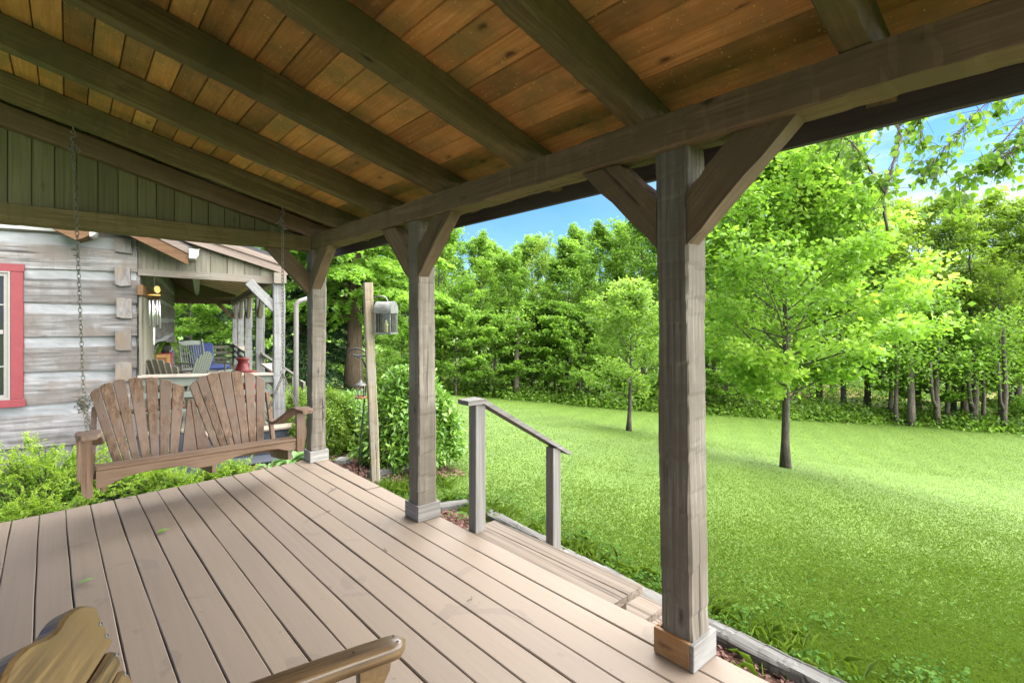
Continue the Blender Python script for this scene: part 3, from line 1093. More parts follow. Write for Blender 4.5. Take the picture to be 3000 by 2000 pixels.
# arms: paddle tops, wide at the front, dipping to the back
def arm(xc, out, wf, wb, yb_, zf, zb, xb):
    pts = []
    n = 12
    vs, fs = [], []
    y0, y1 = YF - .07, yb_
    for i in range(n + 1):
        t = i / n
        y = y0 + (y1 - y0) * t
        s = t * t * (3 - 2 * t)
        k = max(0, min(1, (t - .28) / .5)); k = k * k * (3 - 2 * k)
        z = zf + (zb - zf) * k - .008 * max(0, .12 - t) / .12
        w = wf + (wb - wf) * s
        if i == 0: w *= .55
        elif t < .1: w *= .9
        xx = xc + (xb - xc) * k
        for dx, dz in ((-.5, -.004), (-.46, 0), (.46, 0), (.5, -.004), (.5, -.022), (.44, -.026), (-.44, -.026), (-.5, -.022)):
            vs.append((xx + dx * w, y, z + dz))
    for i in range(n):
        for q in range(8):
            q2 = (q + 1) % 8
            fs.append((i * 8 + q, (i + 1) * 8 + q, (i + 1) * 8 + q2, i * 8 + q2))
    fs.append(tuple(range(8))); fs.append(tuple(n * 8 + q for q in range(8))[::-1])
    mb = MB()
    mb.add(vs, fs, .6 if out > 0 else .2)
    return mb.build('armrest', M['swing_wood'], swing)


ZA = .652
arm(.107, -1, .150, .07, 4.93, ZA, .52, .16)
arm(1.505, 1, .135, .07, 4.96, ZA + .005, .50, 1.40)
# front arm posts, shaped boards
for x0, x1, rn in ((.040, .128, .1), (1.435, 1.512, .5)):
    mb = MB()
    w = x1 - x0
    s = 1
    o = [(x0, ZA - .026), (x0 + .004, ZA - .08), (x0 + .006, ZS - .05), (x0 + .026, ZS - .085), (x0 + .030, ZS - .15), (x0 + .052, ZS - .185), (x1 - .002, ZS - .19), (x1 - .004, ZA - .026)]
    if rn > .3: o = [(x0, ZA - .026), (x0 + .004, ZS - .11), (x1 - .02, ZS - .11), (x1 - .01, ZS - .04), (x1 + .004, ZS + .045), (x1 - .004, ZS + .1), (x1 - .006, ZA - .026)]
    mb.prism([(x, YF - .014, z) for x, z in o], (0, .034, 0), rn)
    mb.build('arm_post', M['swing_wood'], swing)
# rear uprights carrying the arms
for x, xt in ((.135, .155), (1.41, 1.385)):
    bar('back_upright', (x, 4.90, .24), (xt, 5.02, .74), .034, .05, M['swing_wood'], swing, up=(0, 1, 0))
# chains
def link(mb, c, t, s, L=.036, Wd=.020, r=.0030):
    t = t.normalized(); s = (s - t * s.dot(t)).normalized()
    pts = []
    N = 10
    for k in range(N):
        a = 2 * PI * k / N
        ca_, sa_ = math.cos(a), math.sin(a)
        pts.append(c + t * (math.copysign(abs(ca_) ** .7, ca_) * L / 2) + s * (math.copysign(abs(sa_) ** .8, sa_) * Wd / 2))
    vs, fs = [], []
    nrm = t.cross(s)
    for k in range(N):
        p = pts[k]
        d = (p - c).normalized()
        for q in range(5):
            a = 2 * PI * q / 5
            vs.append(p + (d * math.cos(a) + nrm * math.sin(a)) * r)
    for k in range(N):
        k2 = (k + 1) % N
        for q in range(5):
            q2 = (q + 1) % 5
            fs.append((k * 5 + q, k * 5 + q2, k2 * 5 + q2, k2 * 5 + q))
    mb.add(vs, fs)


def chain(mb, a, b, sag=0.):
    a, b = Vector(a), Vector(b)
    d = b - a
    n = max(1, int(d.length / .029))
    s = Vector((1, .35, 0)); s2 = Vector((-.35, 1, 0))
    for i in range(n):
        c = a + d * ((i + .5) / n) + Vector((0, 0, -sag * math.sin(PI * (i + .5) / n)))
        link(mb, c, d, s if i % 2 else s2)


def tangle(mb, c, n, spread, seed):
    rgt = random.Random(seed)
    for i in range(n):
        p = Vector(c) + Vector((rgt.gauss(0, spread * .5), rgt.gauss(0, spread * .4), rgt.uniform(-2.2, .6) * spread))
        link(mb, p, Vector((rgt.gauss(0, .7), rgt.gauss(0, .7), rgt.gauss(0, 1))), Vector((rgt.gauss(0, 1), rgt.gauss(0, 1), .1)))


def rafter_y(i, x):
    yr, yl = RAF[i]
    return yr + (yl - yr) * (XB - x) / 2.2


def shook(mb, c, h=.07):
    pts = []
    for k in range(17):
        t = k / 16
        a = t * 2 * PI
        pts.append(Vector(c) + Vector((.016 * math.sin(a * 1.0 + .5) * (1 if t < .5 else 1.0), .004, h * (.5 - t))))
    mb.tube(pts, .0036, 6)


for (xt, xs_, zs, ta, tb, seed) in ((.03, .085, .865, (.10, 4.50, ZA + .0), (.135, 4.86, .58), 1), (1.372, 1.388, .965, (1.475, 4.47, ZA), (1.385, 4.95, .60), 2)):
    yt = rafter_y(7, xt)
    top = Vector((xt, yt, rz(xt) - .005))
    ch = part_empty('chain', swing, Matrix.Translation(top))
    mb = MB()
    s_top = top + Vector((0, 0, -.12))
    sh = Vector((xs_, (yt + 4.62) / 2, zs))
    chain(mb, top + Vector((0, 0, -.11)), sh + Vector((0, 0, .03)))
    chain(mb, sh + Vector((0, 0, -.03)), ta, .0)
    chain(mb, sh + Vector((0, 0, -.03)), tb, .0)
    tangle(mb, s_top + Vector((-.005, 0, -.02)), 9, .022, seed)
    if seed == 1: tangle(mb, sh + Vector((0, -.01, -.02)), 34, .034, 5)
    mb.build('links', M['iron'], ch, smooth=True)
    if seed == 2:
        mb = MB()
        chain(mb, sh + Vector((0, -.01, -.02)), sh + Vector((.012, -.02, -.17)))
        mb.build('spare_links', M['iron'], ch, smooth=True)
    mb = MB()
    e = []
    for k in range(11):
        a = k / 10 * 2 * PI * .86
        e.append(top + Vector((.012 * math.sin(a), 0, -.028 - .012 * (1 - math.cos(a)) + .0)))
    mb.tube([top + Vector((0, 0, .03)), top + Vector((0, 0, -.027))] + e, .0036, 6)
    shook(mb, top + Vector((.0, 0, -.082)), .06)
    mb.build('hook', M['iron'], ch, smooth=True)
    mb = MB()
    shook(mb, sh, .07)
    mb.build('hook', M['iron'], ch, smooth=True)

# ------------------------------------------------------------------ chair at the lower left
chair = thing('porch_chair', 'stained wooden porch chair with scroll-cut back seen from behind at close range', 'chair', (.3, .85, 0))
BD = Vector((.345, .938, 0)).normalized()            # the boards of the back run this way
FD = Vector((BD.y, -BD.x, 0))                         # the chair faces this way
BL = .391                                             # lean of the back
UD = Vector((-BL * FD.x, -BL * FD.y, 1))
bp0 = Vector((.057, 1.114, .853))
bpn = Vector((FD.x, FD.y, BL)).normalized()
BM = Matrix((FD, BD, Vector((0, 0, 1)))).transposed().to_4x4()
BM.translation = bp0
BMI = BM.inverted()
r7x = lambda x: x * .5527
r7y = lambda y: 1500 + y * .5527


def cpt(x, y): return on_plane(r7x(x), r7y(y), bp0, bpn)


def cpl(x, y):
    """photo point on the back: distance along the boards and height, from the lower right corner of the crest board"""
    p = BMI @ cpt(x, y)
    return p.y, p.z


bk = part_empty('backrest', chair, Matrix.Translation((.1, .8, .8)))


def board_y(pts, th, rnd, nm, parent=None):
    """pts: (along, height) outline"""
    pts = [Vector((-BL * z, y, z)) for y, z in pts]
    nl_ = Vector((1, 0, BL)).normalized()
    mb = MB()
    k = len(pts)
    ins = []
    for i, p in enumerate(pts):
        t = (pts[(i + 1) % k] - pts[i - 1]).normalized()
        ins.append(nl_.cross(t).normalized() * .005)
    area = sum(((pts[i].y * pts[(i + 1) % k].z) - (pts[(i + 1) % k].y * pts[i].z)) for i in range(k))
    if area < 0: ins = [-v for v in ins]
    vs = [p + ins[i] for i, p in enumerate(pts)] + [p - nl_ * .005 for p in pts] + [p - nl_ * (th - .005) for p in pts] + [p + ins[i] - nl_ * th for i, p in enumerate(pts)]
    fs = [tuple(range(k)), tuple(range(3 * k, 4 * k))[::-1]]
    for l in range(3):
        for i in range(k):
            j = (i + 1) % k
            fs.append((l * k + i, (l + 1) * k + i, (l + 1) * k + j, l * k + j))
    if area < 0: fs = [f[::-1] for f in fs]
    mb.add(vs, fs, rnd)
    return mb.build(nm, M['chair_wood_y'], parent or bk, BM)


crest = [cpl(*q) for q in ((588, 664), (562, 608), (512, 497), (482, 488), (450, 487), (420, 493), (392, 508), (362, 535), (338, 565), (318, 602), (290, 632), (255, 655), (205, 676), (150, 702), (105, 742), (70, 782), (45, 832), (25, 885), (12, 940))]
zc = crest[0][1] - .002
crest = crest + [(crest[-1][0] - .04, crest[-1][1] + .002), (crest[-1][0] - .04, zc - .008), (.0, zc - .008)]
crest[0] = (crest[0][0], zc)
board_y(crest, .034, .13, 'crest_board')
zj = [cpl(590, 684)[1], cpl(642, 796)[1]]
wj = zj[0] - zj[1]
z_ = zc - .012
for i in range(9):
    y1 = -.004 + .003 * (i % 2)
    board_y([(y1 - .012, z_), (y1 - .003, z_ - .004), (y1 + .001, z_ - wj * .45), (y1 - .001, z_ - wj + .004), (y1 - .006, z_ - wj + .002), (-.56, z_ - wj + .002), (-.56, z_)], .024, .3 + .17 * i, 'slat')
    z_ -= wj
for q in ((530, 592), (562, 655), (617, 755), (662, 857), (712, 950)):
    y_, zz_ = cpl(*q)
    mb = MB()
    nl_ = Vector((1, 0, BL)).normalized()
    c = Vector((-BL * zz_, y_, zz_)) + nl_ * .0015
    a1 = Vector((0, 1, 0)); a2 = nl_.cross(a1).normalized()
    R1 = [c + (a1 * math.cos(k * PI / 6) + a2 * math.sin(k * PI / 6)) * .0040 for k in range(12)]
    R2 = [c + nl_ * .0012 + (a1 * math.cos(k * PI / 6) + a2 * math.sin(k * PI / 6)) * .0022 for k in range(12)]
    R0 = [p - nl_ * .002 for p in R1]
    mb.add(R0 + R1 + R2, [(k, (k + 1) % 12, 12 + (k + 1) % 12, 12 + k) for k in range(12)] + [(12 + k, 12 + (k + 1) % 12, 24 + (k + 1) % 12, 24 + k) for k in range(12)])
    mb.add([p - nl_ * .0004 for p in R2], [tuple(range(12))], 0, 1)
    mb.build('screw', [M['screw'], M['hole']], bk, BM)
# arm: rounded bar pointing away from us, and its support
A0, A1 = Vector((.06, 1.205, .60)), Vector((.628, 1.122, .603))
ad = (A1 - A0).normalized()
an = Vector((-ad.y, ad.x, 0))
mb = MB()
vs, fs = [], []
n = 26
L = (A1 - A0).length
for i in range(n + 1):
    t = i / n
    s = t * L
    endr = L - s
    wz = 1. if endr > .034 else math.sqrt(max(.02, 1 - (1 - endr / .034) ** 2))
    w, h = .060 * (1 + .05 * math.sin(t * 3)) * wz, .038 * (.55 + .45 * wz)
    bulge = .004 * math.sin(t * PI)
    c = A0 + ad * s + Vector((0, 0, bulge))
    ring = []
    for k in range(16):
        a = 2 * PI * (k + .5) / 16
        cx, sx_ = math.cos(a), math.sin(a)
        px_ = math.copysign(abs(cx) ** .42, cx) * w / 2
        pz_ = math.copysign(abs(sx_) ** .42, sx_) * h / 2
        vs.append(c + an * px_ + Vector((0, 0, pz_)))
for i in range(n):
    for k in range(16):
        k2 = (k + 1) % 16
        fs.append((i * 16 + k, i * 16 + k2, (i + 1) * 16 + k2, (i + 1) * 16 + k))
fs.append(tuple(range(16))[::-1]); fs.append(tuple(range(n * 16, n * 16 + 16)))
Mx, _ = frame(A0, A1)
inv = Mx.inverted()
mb.add([inv @ v for v in vs], fs, .2)
arm_o = mb.build('armrest', M['chair_wood'], chair, Mx, smooth=True)
for t, d in ((.78, .0), (.955, .012), (.957, -.014)):
    mb = MB()
    c = A0 + ad * (L * t) + an * d + Vector((0, 0, .0205 + .004 * math.sin(t * PI)))
    mb.add([c + Vector((math.cos(k * PI / 4) * .0035, math.sin(k * PI / 4) * .0035, 0)) for k in range(8)], [tuple(range(8))])
    mb.build('screw_hole', M['hole'], arm_o)
mb = MB()
c0 = A0 + ad * (L * .80)
c1 = A0 + ad * (L * .93)
mb.prism([c0 + an * .018 + Vector((0, 0, -.02)), c1 + an * .018 + Vector((0, 0, -.02)), c1 + an * .018 - ad * .004 + Vector((0, 0, -.04)), c1 - ad * .035 + an * .018 + Vector((0, 0, -.10)),
          c1 - ad * .04 + an * .018 + Vector((0, 0, -.585)), c0 + an * .018 + Vector((0, 0, -.585))][::-1], -an * .034, .4)
mb.build('leg', M['chair_wood_y'], chair)
mb = MB()
mb.prism([(.14, 1.15, .0), (.20, 1.15, .0), (.12, 1.15, .60), (.07, 1.15, .60)], (0, .03, 0), .3)
mb.build('leg', M['chair_wood_y'], chair)
for x in (.14, .52):
    mb = MB(); mb.box((x, .5, 0), (x + .06, .53, .58), None, .5, 0, .004); mb.build('leg', M['chair_wood_y'], chair)
mb = MB()
for i in range(6): mb.box((.16 + i * .078, .5, .36), (.23 + i * .078, 1.13, .382), None, i * .2, 0, .005)
mb.build('seat', M['chair_wood_y'], chair)

# loose leaves and twigs on the deck
def flat_leaf(name, px, py, L, Wd, ang, label, mat):
    p = on_z(px, py, .004)
    v = []
    N = 7
    for i in range(N):
        t = i / (N - 1)
        w = Wd * math.sin(PI * t ** .8) ** .9 / 2 if 0 < i < N - 1 else .0008
        zc = .006 + .008 * math.sin(t * 2.4)
        for sgn in (-1, 0, 1): v.append((L * (t - .5), sgn * w, zc + (.010 if sgn else 0) * abs(w) / Wd))
    f = []
    for i in range(N - 1):
        for k in (0, 1):
            a = i * 3 + k
            f.append((a, a + 3, a + 4, a + 1))
    mb = MB()
    mb.add(v, f, .6)
    o = mb.build(name, mat, None, Matrix.Translation(p) @ Matrix.Rotation(ang, 4, 'Z'))
    tag(o, label, 'leaf', 'leaves fallen on the deck')


flat_leaf('fallen_leaf', 479, 1559, .075, .045, .3, 'bright green fallen leaf on the deck boards below the swing', M['leaf_laurel'])
flat_leaf('fallen_leaf', 252, 1707, .07, .026, .2, 'pale green curled leaf on the deck nearer the chair', M['leaf_hosta'])


def twig(px, py, L, ang, label, fork=False):
    p = on_z(px, py, .004)
    mb = MB()
    rgt = random.Random(int(px))
    pts = [Vector((L * (t - .5), .006 * math.sin(t * 5 + px), .003 + .003 * math.sin(t * 7))) for t in (0, .25, .5, .75, 1)]
    mb.tube(pts, [.0022, .002, .002, .0016, .001], 5)
    if fork:
        for s in (-1, 1):
            mb.tube([pts[2], pts[2] + Vector((.03, s * .02, .004)), pts[2] + Vector((.055, s * .05, .002))], [.0014, .0012, .0006], 5)
    o = mb.build('twig', M['bark'], None, Matrix.Translation(p) @ Matrix.Rotation(ang, 4, 'Z'))
    tag(o, label, 'twig', 'twigs on the deck')


twig(975, 1435, .16, .8, 'forked thin twig on the deck near the corner post', True)
twig(961, 1498, .05, .2, 'short curled twig on the deck boards left of the middle post')
twig(1129, 1610, .06, 1.2, 'short dark twig lying on a deck board in front of the middle post')
twig(376, 1460, .055, -.3, 'small brown twig at the deck end under the swing')
twig(1378, 1755, .05, .5, 'curled brown twig near the worn step tread')

# ------------------------------------------------------------------ log cabin and its side porch
SK = R(-9.6)
O = Vector((.70, 8.30, 0))
cabin = thing('log_cabin', 'weathered hewn-log cabin with white chinking and a red-trimmed window', 'cabin', O, None, SK)
CW = W['log_cabin'].copy()
CI = CW.inverted()
E1 = (CW.to_3x3() @ Vector((1, 0, 0)))
E2 = (CW.to_3x3() @ Vector((0, 1, 0)))


def cl(px, py, yl=0.):
    """cabin coordinates of the photo point on the plane yl in front of / behind the cabin front"""
    return CI @ on_plane(px, py, O + E2 * yl, E2)


def cx_(px, py, xl=0.):
    return CI @ on_plane(px, py, O + E1 * xl, E1)


def cw(x, y, z): return CW @ Vector((x, y, z))


def hewn_geo(p0, p1, w, h, seed, amp=.006, seg=.14, up=(0, 0, 1), rnd=0., mb=None):
    rg = random.Random(seed)
    Mx, L = frame(p0, p1, up)
    n = max(2, int(L / seg))
    K = 4
    base = []
    hw, hh = w / 2, h / 2
    cor = [(-hw, -hh), (hw, -hh), (hw, hh), (-hw, hh)]
    for c in range(4):
        a, b = Vector(cor[c]), Vector(cor[(c + 1) % 4])
        d = (b - a).normalized()
        nr = Vector((d.y, -d.x))
        base += [(a + d * .012, nr), (a + d * (b - a).length * .35, nr), (a + d * (b - a).length * .66, nr), (b - d * .012, nr)]
    st = [0.] * 16
    ph = [rg.uniform(0, 6) for _ in range(4)]
    vs, fs = [], []
    for i in range(n + 1):
        x = L * i / n
        for k, (p, nr) in enumerate(base):
            if rg.random() < .5: st[k] = rg.uniform(-amp, amp)
            o = st[k] + amp * 1.6 * math.sin(x * 2.3 + ph[k // 4])
            q = p + nr * o
            vs.append(Mx @ Vector((x, q.x, q.y)))
    for i in range(n):
        for k in range(16):
            k2 = (k + 1) % 16
            fs.append((i * 16 + k, i * 16 + k2, (i + 1) * 16 + k2, (i + 1) * 16 + k))
    fs.append(tuple(range(16))[::-1]); fs.append(tuple(range(n * 16, n * 16 + 16)))
    mb.add(vs, fs, rnd)


zz = lambda y, px=300: cl(px, 600 + y / 2.6133).z
courses = [(60, 250), (332, 512), (577, 755), (827, 1010), (1080, 1260), (1332, 1488), (1570, 1800)]
mb = MB()
for i, (a, b) in enumerate(courses):
    za, zb = zz(a), zz(b)
    hewn_geo(Vector((-4.2, .06, (za + zb) / 2)), Vector((-.005, .06, (za + zb) / 2)), .17, za - zb, 50 + i, rnd=(i * .31) % 1, mb=mb)
mb.build('wall', M['log'], cabin, CW)
mb = MB()
n = 60
bands = [(250, 332), (512, 577), (755, 827), (1010, 1080), (1260, 1332), (1488, 1570)]
rg = random.Random(8)
for (a, b) in bands:
    za, zb = zz(a - 8), zz(b + 8)
    rows = 5
    vs, fs = [], []
    for i in range(n + 1):
        x = -4.2 + 4.18 * i / n
        for j in range(rows):
            vs.append((x, .004 + .012 * (j / (rows - 1)) + rg.uniform(-.003, .003) + .006 * math.sin(x * 3 + j), za + (zb - za) * j / (rows - 1)))
    for i in range(n):
        for j in range(rows - 1):
            q = i * rows + j
            fs.append((q, q + 1, q + rows + 1, q + rows))
    mb.add(vs, fs, rg.random())
mb.box((-4.2, .10, -.6), (-.02, .16, 2.6))
mb.build('chinking', M['chink'], cabin, CW)
xa, xb = cl(341, 940).x, cl(386, 940).x
for i, (a, b) in enumerate(((256, 370), (472, 618), (716, 865), (960, 1110), (1207, 1342), (1452, 1590))):
    za, zb = zz(a, 360), zz(b, 360)
    mb = MB()
    x0, x1 = xa + rg.uniform(-.01, .01), xb + rg.uniform(-.01, .012)
    mb.prism([(x0, -.075, zb + rg.uniform(0, .02)), (x0 + .05, -.07, zb + rg.uniform(-.01, .006)), (x1, -.068, zb - rg.uniform(0, .02)), (x1 - rg.uniform(0, .012), -.07, (za + zb) / 2), (x1 - .006, -.066, za + rg.uniform(-.02, .01)), (x0 + .06, -.075, za + rg.uniform(-.006, .01)), (x0 + rg.uniform(-.006, .006), -.075, za)], (0, .14, 0), rg.random())
    mb.build('log_end', M['log_end'], cabin, CW)
# stone footing below the lowest log
mb = MB()
mb.box((-4.2, .03, -.7), (-.03, .2, zz(1800) - .004))
mb.build('foundation', M['rock'], cabin, CW)
# side wall along the porch: logs, chinking and a panelled door
SWM = CW @ Matrix.Rotation(PI / 2, 4, 'Z')
mb = MB()
for i, (a, b) in enumerate(courses):
    za, zb = zz(a) - .16, zz(b) - .16
    hewn_geo(Vector((.02, .07, (za + zb) / 2)), Vector((11.4, .07, (za + zb) / 2)), .16, za - zb, 80 + i, seg=.4, rnd=(i * .41) % 1, mb=mb)
mb.build('side_wall', M['log'], cabin, SWM)
mb = MB()
mb.box((-.12, .03, -.5), (-.02, 11.35, 2.4))
mb.build('side_chinking', M['chink'], cabin, CW)
# tall beige panels beside the corner
mb = MB()
ya, yb = cx_(411, 950, .03).y, cx_(450, 950, .03).y
n = 5
for i in range(n):
    y0 = ya + (yb - ya) * i / n
    y1 = ya + (yb - ya) * (i + .86) / n
    mb.box((.012, y0, -.09), (.045, y1, 1.72), None, .1 * i, 0, .006)
mb.build('shutter', M['side_board'], cabin, CW)
mb = MB()
mb.box((.0, ya - .05, 1.725), (.06, yb + .8, 1.86), None, 0, 0, .005)
mb.build('door_header', M['rake'], cabin, CW)
# window with red casing
win = part_empty('window', cabin, CW @ Matrix.Translation((-1.2, 0, 1)))
xr, xi = cl(70.5, 940).x, cl(34.5, 940).x
zt_, zti = cl(50, 774).z, cl(50, 796.5).z
zbi, zb_ = cl(50, 1168).z, cl(50, 1190).z
cas = xr - xi
xl = xr - 1.12
mb = MB()
mb.box((xl, -.055, zbi), (xl + cas, -.028, zti), None, .1, 0, .003)
mb.box((xi, -.055, zbi), (xr, -.028, zti), None, .2, 0, .003)
mb.box((xl - .01, -.060, zti + .001), (xr + .012, -.028, zt_), None, .3, 0, .003)
mb.box((xl - .02, -.070, zb_), (xr + .022, -.028, zbi - .001), None, .4, 0, .004)
mb.box((xl, -.027, zb_), (xr, .03, zt_), None, 0)
mb.build('casing', M['red_paint'], win, CW)
mb = MB()
gx0, gx1 = xl + cas + .005, xi - .002
t = cl(34, 940).x - cl(28, 940).x
t2 = cl(28, 940).x - cl(13, 940).x
for (u, y0, y1) in ((0, -.062, -.028), (t, -.046, -.028)):
    w = t if u == 0 else t2 * .9
    mb.box((gx1 - u - w, y0, zbi + u), (gx1 - u, y1, zti - u), None, .1, 0, .002)
    mb.box((gx0 + u, y0, zbi + u), (gx0 + u + w, y1, zti - u), None, .2, 0, .002)
    mb.box((gx0 + u + w, y0, zti - u - w), (gx1 - u - w, y1, zti - u), None, .3, 0, .002)
    mb.box((gx0 + u + w, y0, zbi + u), (gx1 - u - w, y1, zbi + u + w), None, .4, 0, .002)
zm = cl(20, 972).z
mb.box((gx0 + t + t2, -.052, zm - .025), (gx1 - t - t2, -.032, zm + .025), None, .6, 0, .002)
for f in (.33, .66):
    xx = gx0 + (gx1 - gx0) * f
    mb.box((xx - .008, -.0425, zbi + t), (xx + .008, -.034, zti - t), None, .5)
for f in (.26, .74):
    z_ = zbi + (zti - zbi) * f
    mb.box((gx0 + t, -.0415, z_ - .008), (gx1 - t, -.0335, z_ + .008), None, .5)
mb.build('sash', M['beige_paint'], win, CW)
mb = MB()
mb.box((gx0 + .01, -.0325, zbi + .01), (gx1 - .01, -.0285, zti - .01))
mb.build('pane', M['window_glass'], win, CW)
# roof: slab, orange rake board, gutter
ev = cl(552, 776, -.3)
rk = cl(398, 700, -.3)
sl = (rk.z - ev.z) / (ev.x - rk.x)
X0 = -4.2
mb = MB()
mb.prism([(ev.x + .02, -.30, ev.z + .17), (X0, -.30, ev.z + .17 + sl * (ev.x + .02 - X0)), (X0, -.30, ev.z + .24 + sl * (ev.x + .02 - X0)), (ev.x + .04, -.30, ev.z + .24)], (0, 11.9, 0))
mb.build('roof', M['roofing'], cabin, CW)
mb = MB()
mb.prism([(ev.x, -.32, ev.z), (X0, -.32, ev.z + sl * (ev.x - X0)), (X0, -.32, ev.z + .14 + sl * (ev.x - X0)), (ev.x, -.32, ev.z + .14)], (0, .035, 0), .2)
mb.prism([(ev.x, -.285, ev.z + .10), (X0, -.285, ev.z + .10 + sl * (ev.x - X0)), (X0, -.285, ev.z + .14 + sl * (ev.x - X0)), (ev.x, -.285, ev.z + .14)], (0, 11.7, 0), .5)
mb.build('rake_board', M['rake'], cabin, CW)
mb = MB()
mb.prism([(ev.x + .002, -.335, ev.z + .145), (X0, -.335, ev.z + .145 + sl * (ev.x - X0)), (X0, -.335, ev.z + .235 + sl * (ev.x - X0)), (ev.x + .002, -.335, ev.z + .235)], (0, .03, 0), .2)
mb.build('verge_trim', M['rake_brown'], cabin, CW)
gut = [(0, .13), (.0, .0), (.075, .0), (.112, .055), (.112, .12), (.122, .13), (.108, .13), (.104, .058), (.070, .010), (.008, .010), (.008, .13)]
mb = MB()
gx, gz_ = ev.x + .006, ev.z + .085
mb.prism([(gx + a, -.345, gz_ + b) for a, b in gut], (0, 11.9, 0))
mb.prism([(gx + a, -.349, gz_ + b) for a, b in ((0, .13), (0, 0), (.075, 0), (.112, .055), (.112, .12))], (0, .004, 0))
mb.build('gutter', M['white_metal'], cabin, CW)
# front eave return: trim strip and a small rake with its own gutter end
za, zb = cl(0, 654, -.04).z, cl(0, 668, -.04).z
xe = cl(165, 680, -.04).x
mb = MB()
mb.box((-4.2, -.06, zb), (xe, -.02, za + .05), None, .2, 0, .003)
mb.build('frieze', M['white_metal'], cabin, CW)
mb = MB()
P = lambda x, y: cl(x, y, -.35)
mb.prism([P(150, 668), P(222, 703), P(240, 698), P(262, 688), P(262, 640), P(150, 600)], (0, .3, 0), .4)
mb.build('eave_return', M['rake'], cabin, CW)
mb = MB()
mb.prism([P(262, 693), P(273, 690), P(279, 684), P(280, 672), P(262, 676)], (0, .3, 0))
mb.build('gutter_end', M['white_metal'], cabin, CW)

# side porch
sp = thing('side_porch', 'long weathered timber porch along the log cabin with grey posts and board gable', 'porch', O, None, SK)
FZ = -.09
PYS = (0., 2.8, 5.6, 8.35, 11.1)
mb = MB()
for i in range(19): mb.box((-.0 + .094 * i + .003, -.06, FZ - .04), (.094 * (i + 1) - .003, 11.25, FZ), None, (i * .17) % 1, 0, .004)
mb.build('floor', M['side_board'], sp, CW)
mb = MB()
mb.box((0, -.04, -.5), (1.76, 11.2, FZ - .042))
mb.build('skirting', M['dark_step'], sp, CW)
q = lambda x, y: (400 + x * .2126, 680 + y * .2126)
tb = [cl(*q(15, 590), 0), cl(*q(1885, 712), 0), cl(*q(1885, 610), 0), cl(*q(15, 505), 0)]
Mx, L = frame(CW @ tb[0], CW @ tb[1])
inv = Mx.inverted()
mb = MB()
mb.prism([inv @ (CW @ p) for p in tb], inv.to_3x3() @ (E2 * .12), .2)
mb.build('tie_beam', M['side_timber'], sp, Mx)
# gable boards
mb = MB()
edges = [15, 297, 555, 807, 1020, 1252, 1482, 1702, 1890]
rtop = lambda x: 160 + (x - 780) * .325
for i in range(len(edges) - 1):
    a, b = edges[i] + 4, edges[i + 1] - 4
    bt = lambda x: 520 + (x - 15) * .0567
    mb.prism([cl(*q(a, bt(a)), .02), cl(*q(b, bt(b)), .02), cl(*q(b, rtop(b) - 20), .02), cl(*q(a, rtop(a) - 20), .02)], (0, .022, 0), (i * .37) % 1)
mb.prism([cl(*q(15, 530), .05), cl(*q(1890, 620), .05), cl(*q(1890, rtop(1890) - 20), .05), cl(*q(15, rtop(15) - 20), .05)], (0, .01, 0), .5)
mb.build('gable_boards', M['side_board'], sp, CW)
ra, rb_, rc, rd = cl(*q(560, rtop(560) + 2), -.10), cl(*q(2085, 590), -.10), cl(*q(2120, 540), -.10), cl(*q(600, rtop(600) - 150), -.10)
Mx, L = frame(CW @ ra, CW @ rb_)
inv = Mx.inverted()
mb = MB()
up_ = Vector((0, 0, .105))
mb.prism([inv @ (CW @ p) for p in (ra, rb_, rb_ + up_, ra + up_)], inv.to_3x3() @ (E2 * .035), .3)
mb.prism([inv @ (CW @ p) for p in (ra + up_ * 1.02 + Vector((0, -.025, 0)), rb_ + up_ * 1.02 + Vector((.02, -.025, 0)), rb_ + up_ * 1.75 + Vector((.02, -.025, 0)), ra + up_ * 1.75 + Vector((0, -.025, 0)))], inv.to_3x3() @ (E2 * .05), .7)
mb.build('rake_board', M['rake_brown'], sp, Mx)
slr = (ra.z - rb_.z) / (rb_.x - ra.x)
xe = rb_.x + .12
mb = MB()
zt2 = lambda x: rb_.z + slr * (rb_.x - x) + .19
mb.prism([(xe, -.12, zt2(xe)), (-.1, -.12, zt2(-.1)), (-.1, -.12, zt2(-.1) + .05), (xe, -.12, zt2(xe) + .05)], (0, 11.6, 0))
mb.build('roof', M['roofing'], sp, CW)
mb = MB()
mb.prism([(xe - .02, -.06, zt2(xe) - .03), (-.02, -.06, zt2(-.02) - .03), (-.02, -.06, zt2(-.02) - .005), (xe - .02, -.06, zt2(xe) - .005)], (0, 11.4, 0), .4)
mb.build('ceiling_boards', M['side_ceiling'], sp, CW)
mb = MB()
for i in range(12):
    y = .55 + i * .9
    mb.prism([(xe - .05, y, zt2(xe) - .052), (.0, y, zt2(0) - .052), (.0, y, zt2(0) - .031), (xe - .05, y, zt2(xe) - .031)], (0, .035, 0), i * .1)
mb.build('ceiling_battens', M['batten'], sp, CW)
BZ = cl(801, 831, 0).z
for i, y in enumerate(PYS):
    p = hewn('post', cw(1.70, y, FZ), cw(1.70, y, BZ), .155, .155, M['side_post'], sp, up=E2, amp=.004, seg=.16, seed=100 + i)
    if i == 0:
        pass
bm0, bm1 = cw(1.70, -.16, BZ + .075), cw(1.70, 11.2, BZ + .075)
hewn('eave_beam', bm0, bm1, .17, .15, M['side_timber'], sp, amp=.003, seg=.3, seed=120)
hewn('tie_beam', cw(.0, 11.1, BZ + .07), cw(1.6, 11.1, BZ + .07), .13, .15, M['hewn'], sp, seg=.3, seed=121)
mb = MB()
